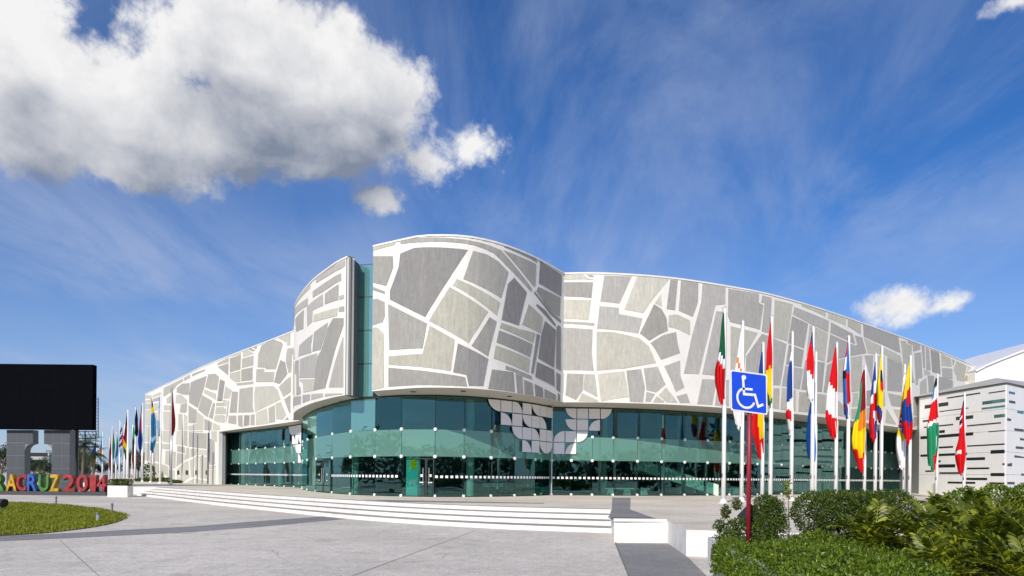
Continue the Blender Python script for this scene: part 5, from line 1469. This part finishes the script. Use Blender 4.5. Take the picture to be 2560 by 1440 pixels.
TRK = MB(); TRK.tube([(0, 0, -0.05), (0, 0, 0.12), (0, 0, 0.2)], [0.11, 0.10, 0.05], 10); TRKM = TRK.mesh('trunk', BARK)
CYC = [((5.95, 11.0), 0.62, 0.92, 'cycad with broad yellow-green fronds at the end of the clipped hedge'), ((6.55, 10.5), 0.62, 1.0, 'cycad between the bright hedge and the tall cycads'), ((6.45, 9.3), 0.60, 0.98, 'cycad with drooping fronds over the bright hedge'), ((7.7, 10.6), 0.62, 1.15, 'large cycad in the middle of the planter'),
       ((7.6, 12.0), 0.62, 1.15, 'tall cycad rising behind the others below the flags'), ((8.75, 12.4), 0.62, 1.2, 'tallest cycad in front of the panelled pavilion'), ((9.2, 11.6), 0.62, 1.1, 'cycad crowding the far corner of the planter'), ((5.35, 8.3), 0.56, 0.72, 'small cycad sunk into the bright hedge'), ((5.9, 7.8), 0.58, 0.85, 'low spreading cycad by the planter front wall'), ((6.75, 8.5), 0.60, 1.0, 'cycad with folded brownish-tipped fronds among the others'), ((8.3, 9.8), 0.62, 1.1, 'cycad leaning out beyond the large middle one')]
for i, ((x, y), z, s_, txt) in enumerate(CYC):
    t = thing('cycad', txt, 'cycad', (x, y, z), 'cycads in the raised planter', i * 1.1); t.scale = (s_, s_, s_)
    o = bpy.data.objects.new('trunk', TRKM); C.objects.link(o); o.parent = t
    nf = 21
    for k in range(nf):
        o = bpy.data.objects.new('frond', FR[(k + i) % 4]); C.objects.link(o); o.parent = t
        o.location = (random.gauss(0, 0.05), random.gauss(0, 0.05), 0.14)
        tilt = -0.75 + 1.0 * (k / nf) + random.gauss(0, 0.08)
        o.rotation_euler = (random.gauss(0, 0.25), tilt, k * 2.399 + random.uniform(-0.2, 0.2)); q = random.uniform(0.8, 1.1); o.scale = (q, q, q)
# broad-leaved shrubs filling the far corner
leaf_mass('shrub', 'dense leafy shrub filling the corner below the panelled pavilion', [(at(x, y, Y), 0.5, 0.5, 0.4) for x, y, Y in ((2410, 1268, 14.2), (2490, 1262, 14.0), (2570, 1262, 13.8), (2640, 1265, 13.4))], 4500, 0.085, 0.042, HEDGE, cat='shrub')
# ------------------------------------------------------------------ across the road, seen only mirrored in the glass
for i in range(9):
    palm(i % 3, (-34 + i * 8.3 + random.uniform(-2, 2), -26 - random.uniform(0, 9), 0), 'street palm across the road, mirrored in the glass front', 'street palms across the road', i * 1.9, random.uniform(1.0, 1.5))
mb = MB()
for i in range(150):
    az_ = rad(56 + 248 * (i + random.random()) / 150); R_ = random.uniform(78, 96); hh = random.uniform(5.5, 9.5); c0 = Vector((math.sin(az_) * R_, math.cos(az_) * R_, 0))
    for _ in range(150):
        d = rand_dir(0); p = c0 + Vector((d.x * 4.2, d.y * 4.2, hh * 0.52 + d.z * hh * 0.5)) * 1.0; k = 0.75 + 0.3 * random.random()
        p = c0 + Vector((0, 0, hh * 0.52)) + (p - c0 - Vector((0, 0, hh * 0.52))) * k
        leaf(mb, p, rand_dir(0.2), rand_dir(0.4), random.uniform(0.8, 1.7), random.uniform(0.5, 1.0))
tag(obj('tree_belt', mb, TREEL, fix=False), 'dark belt of trees across the road, mirrored in the glass front', 'trees', kind='stuff')
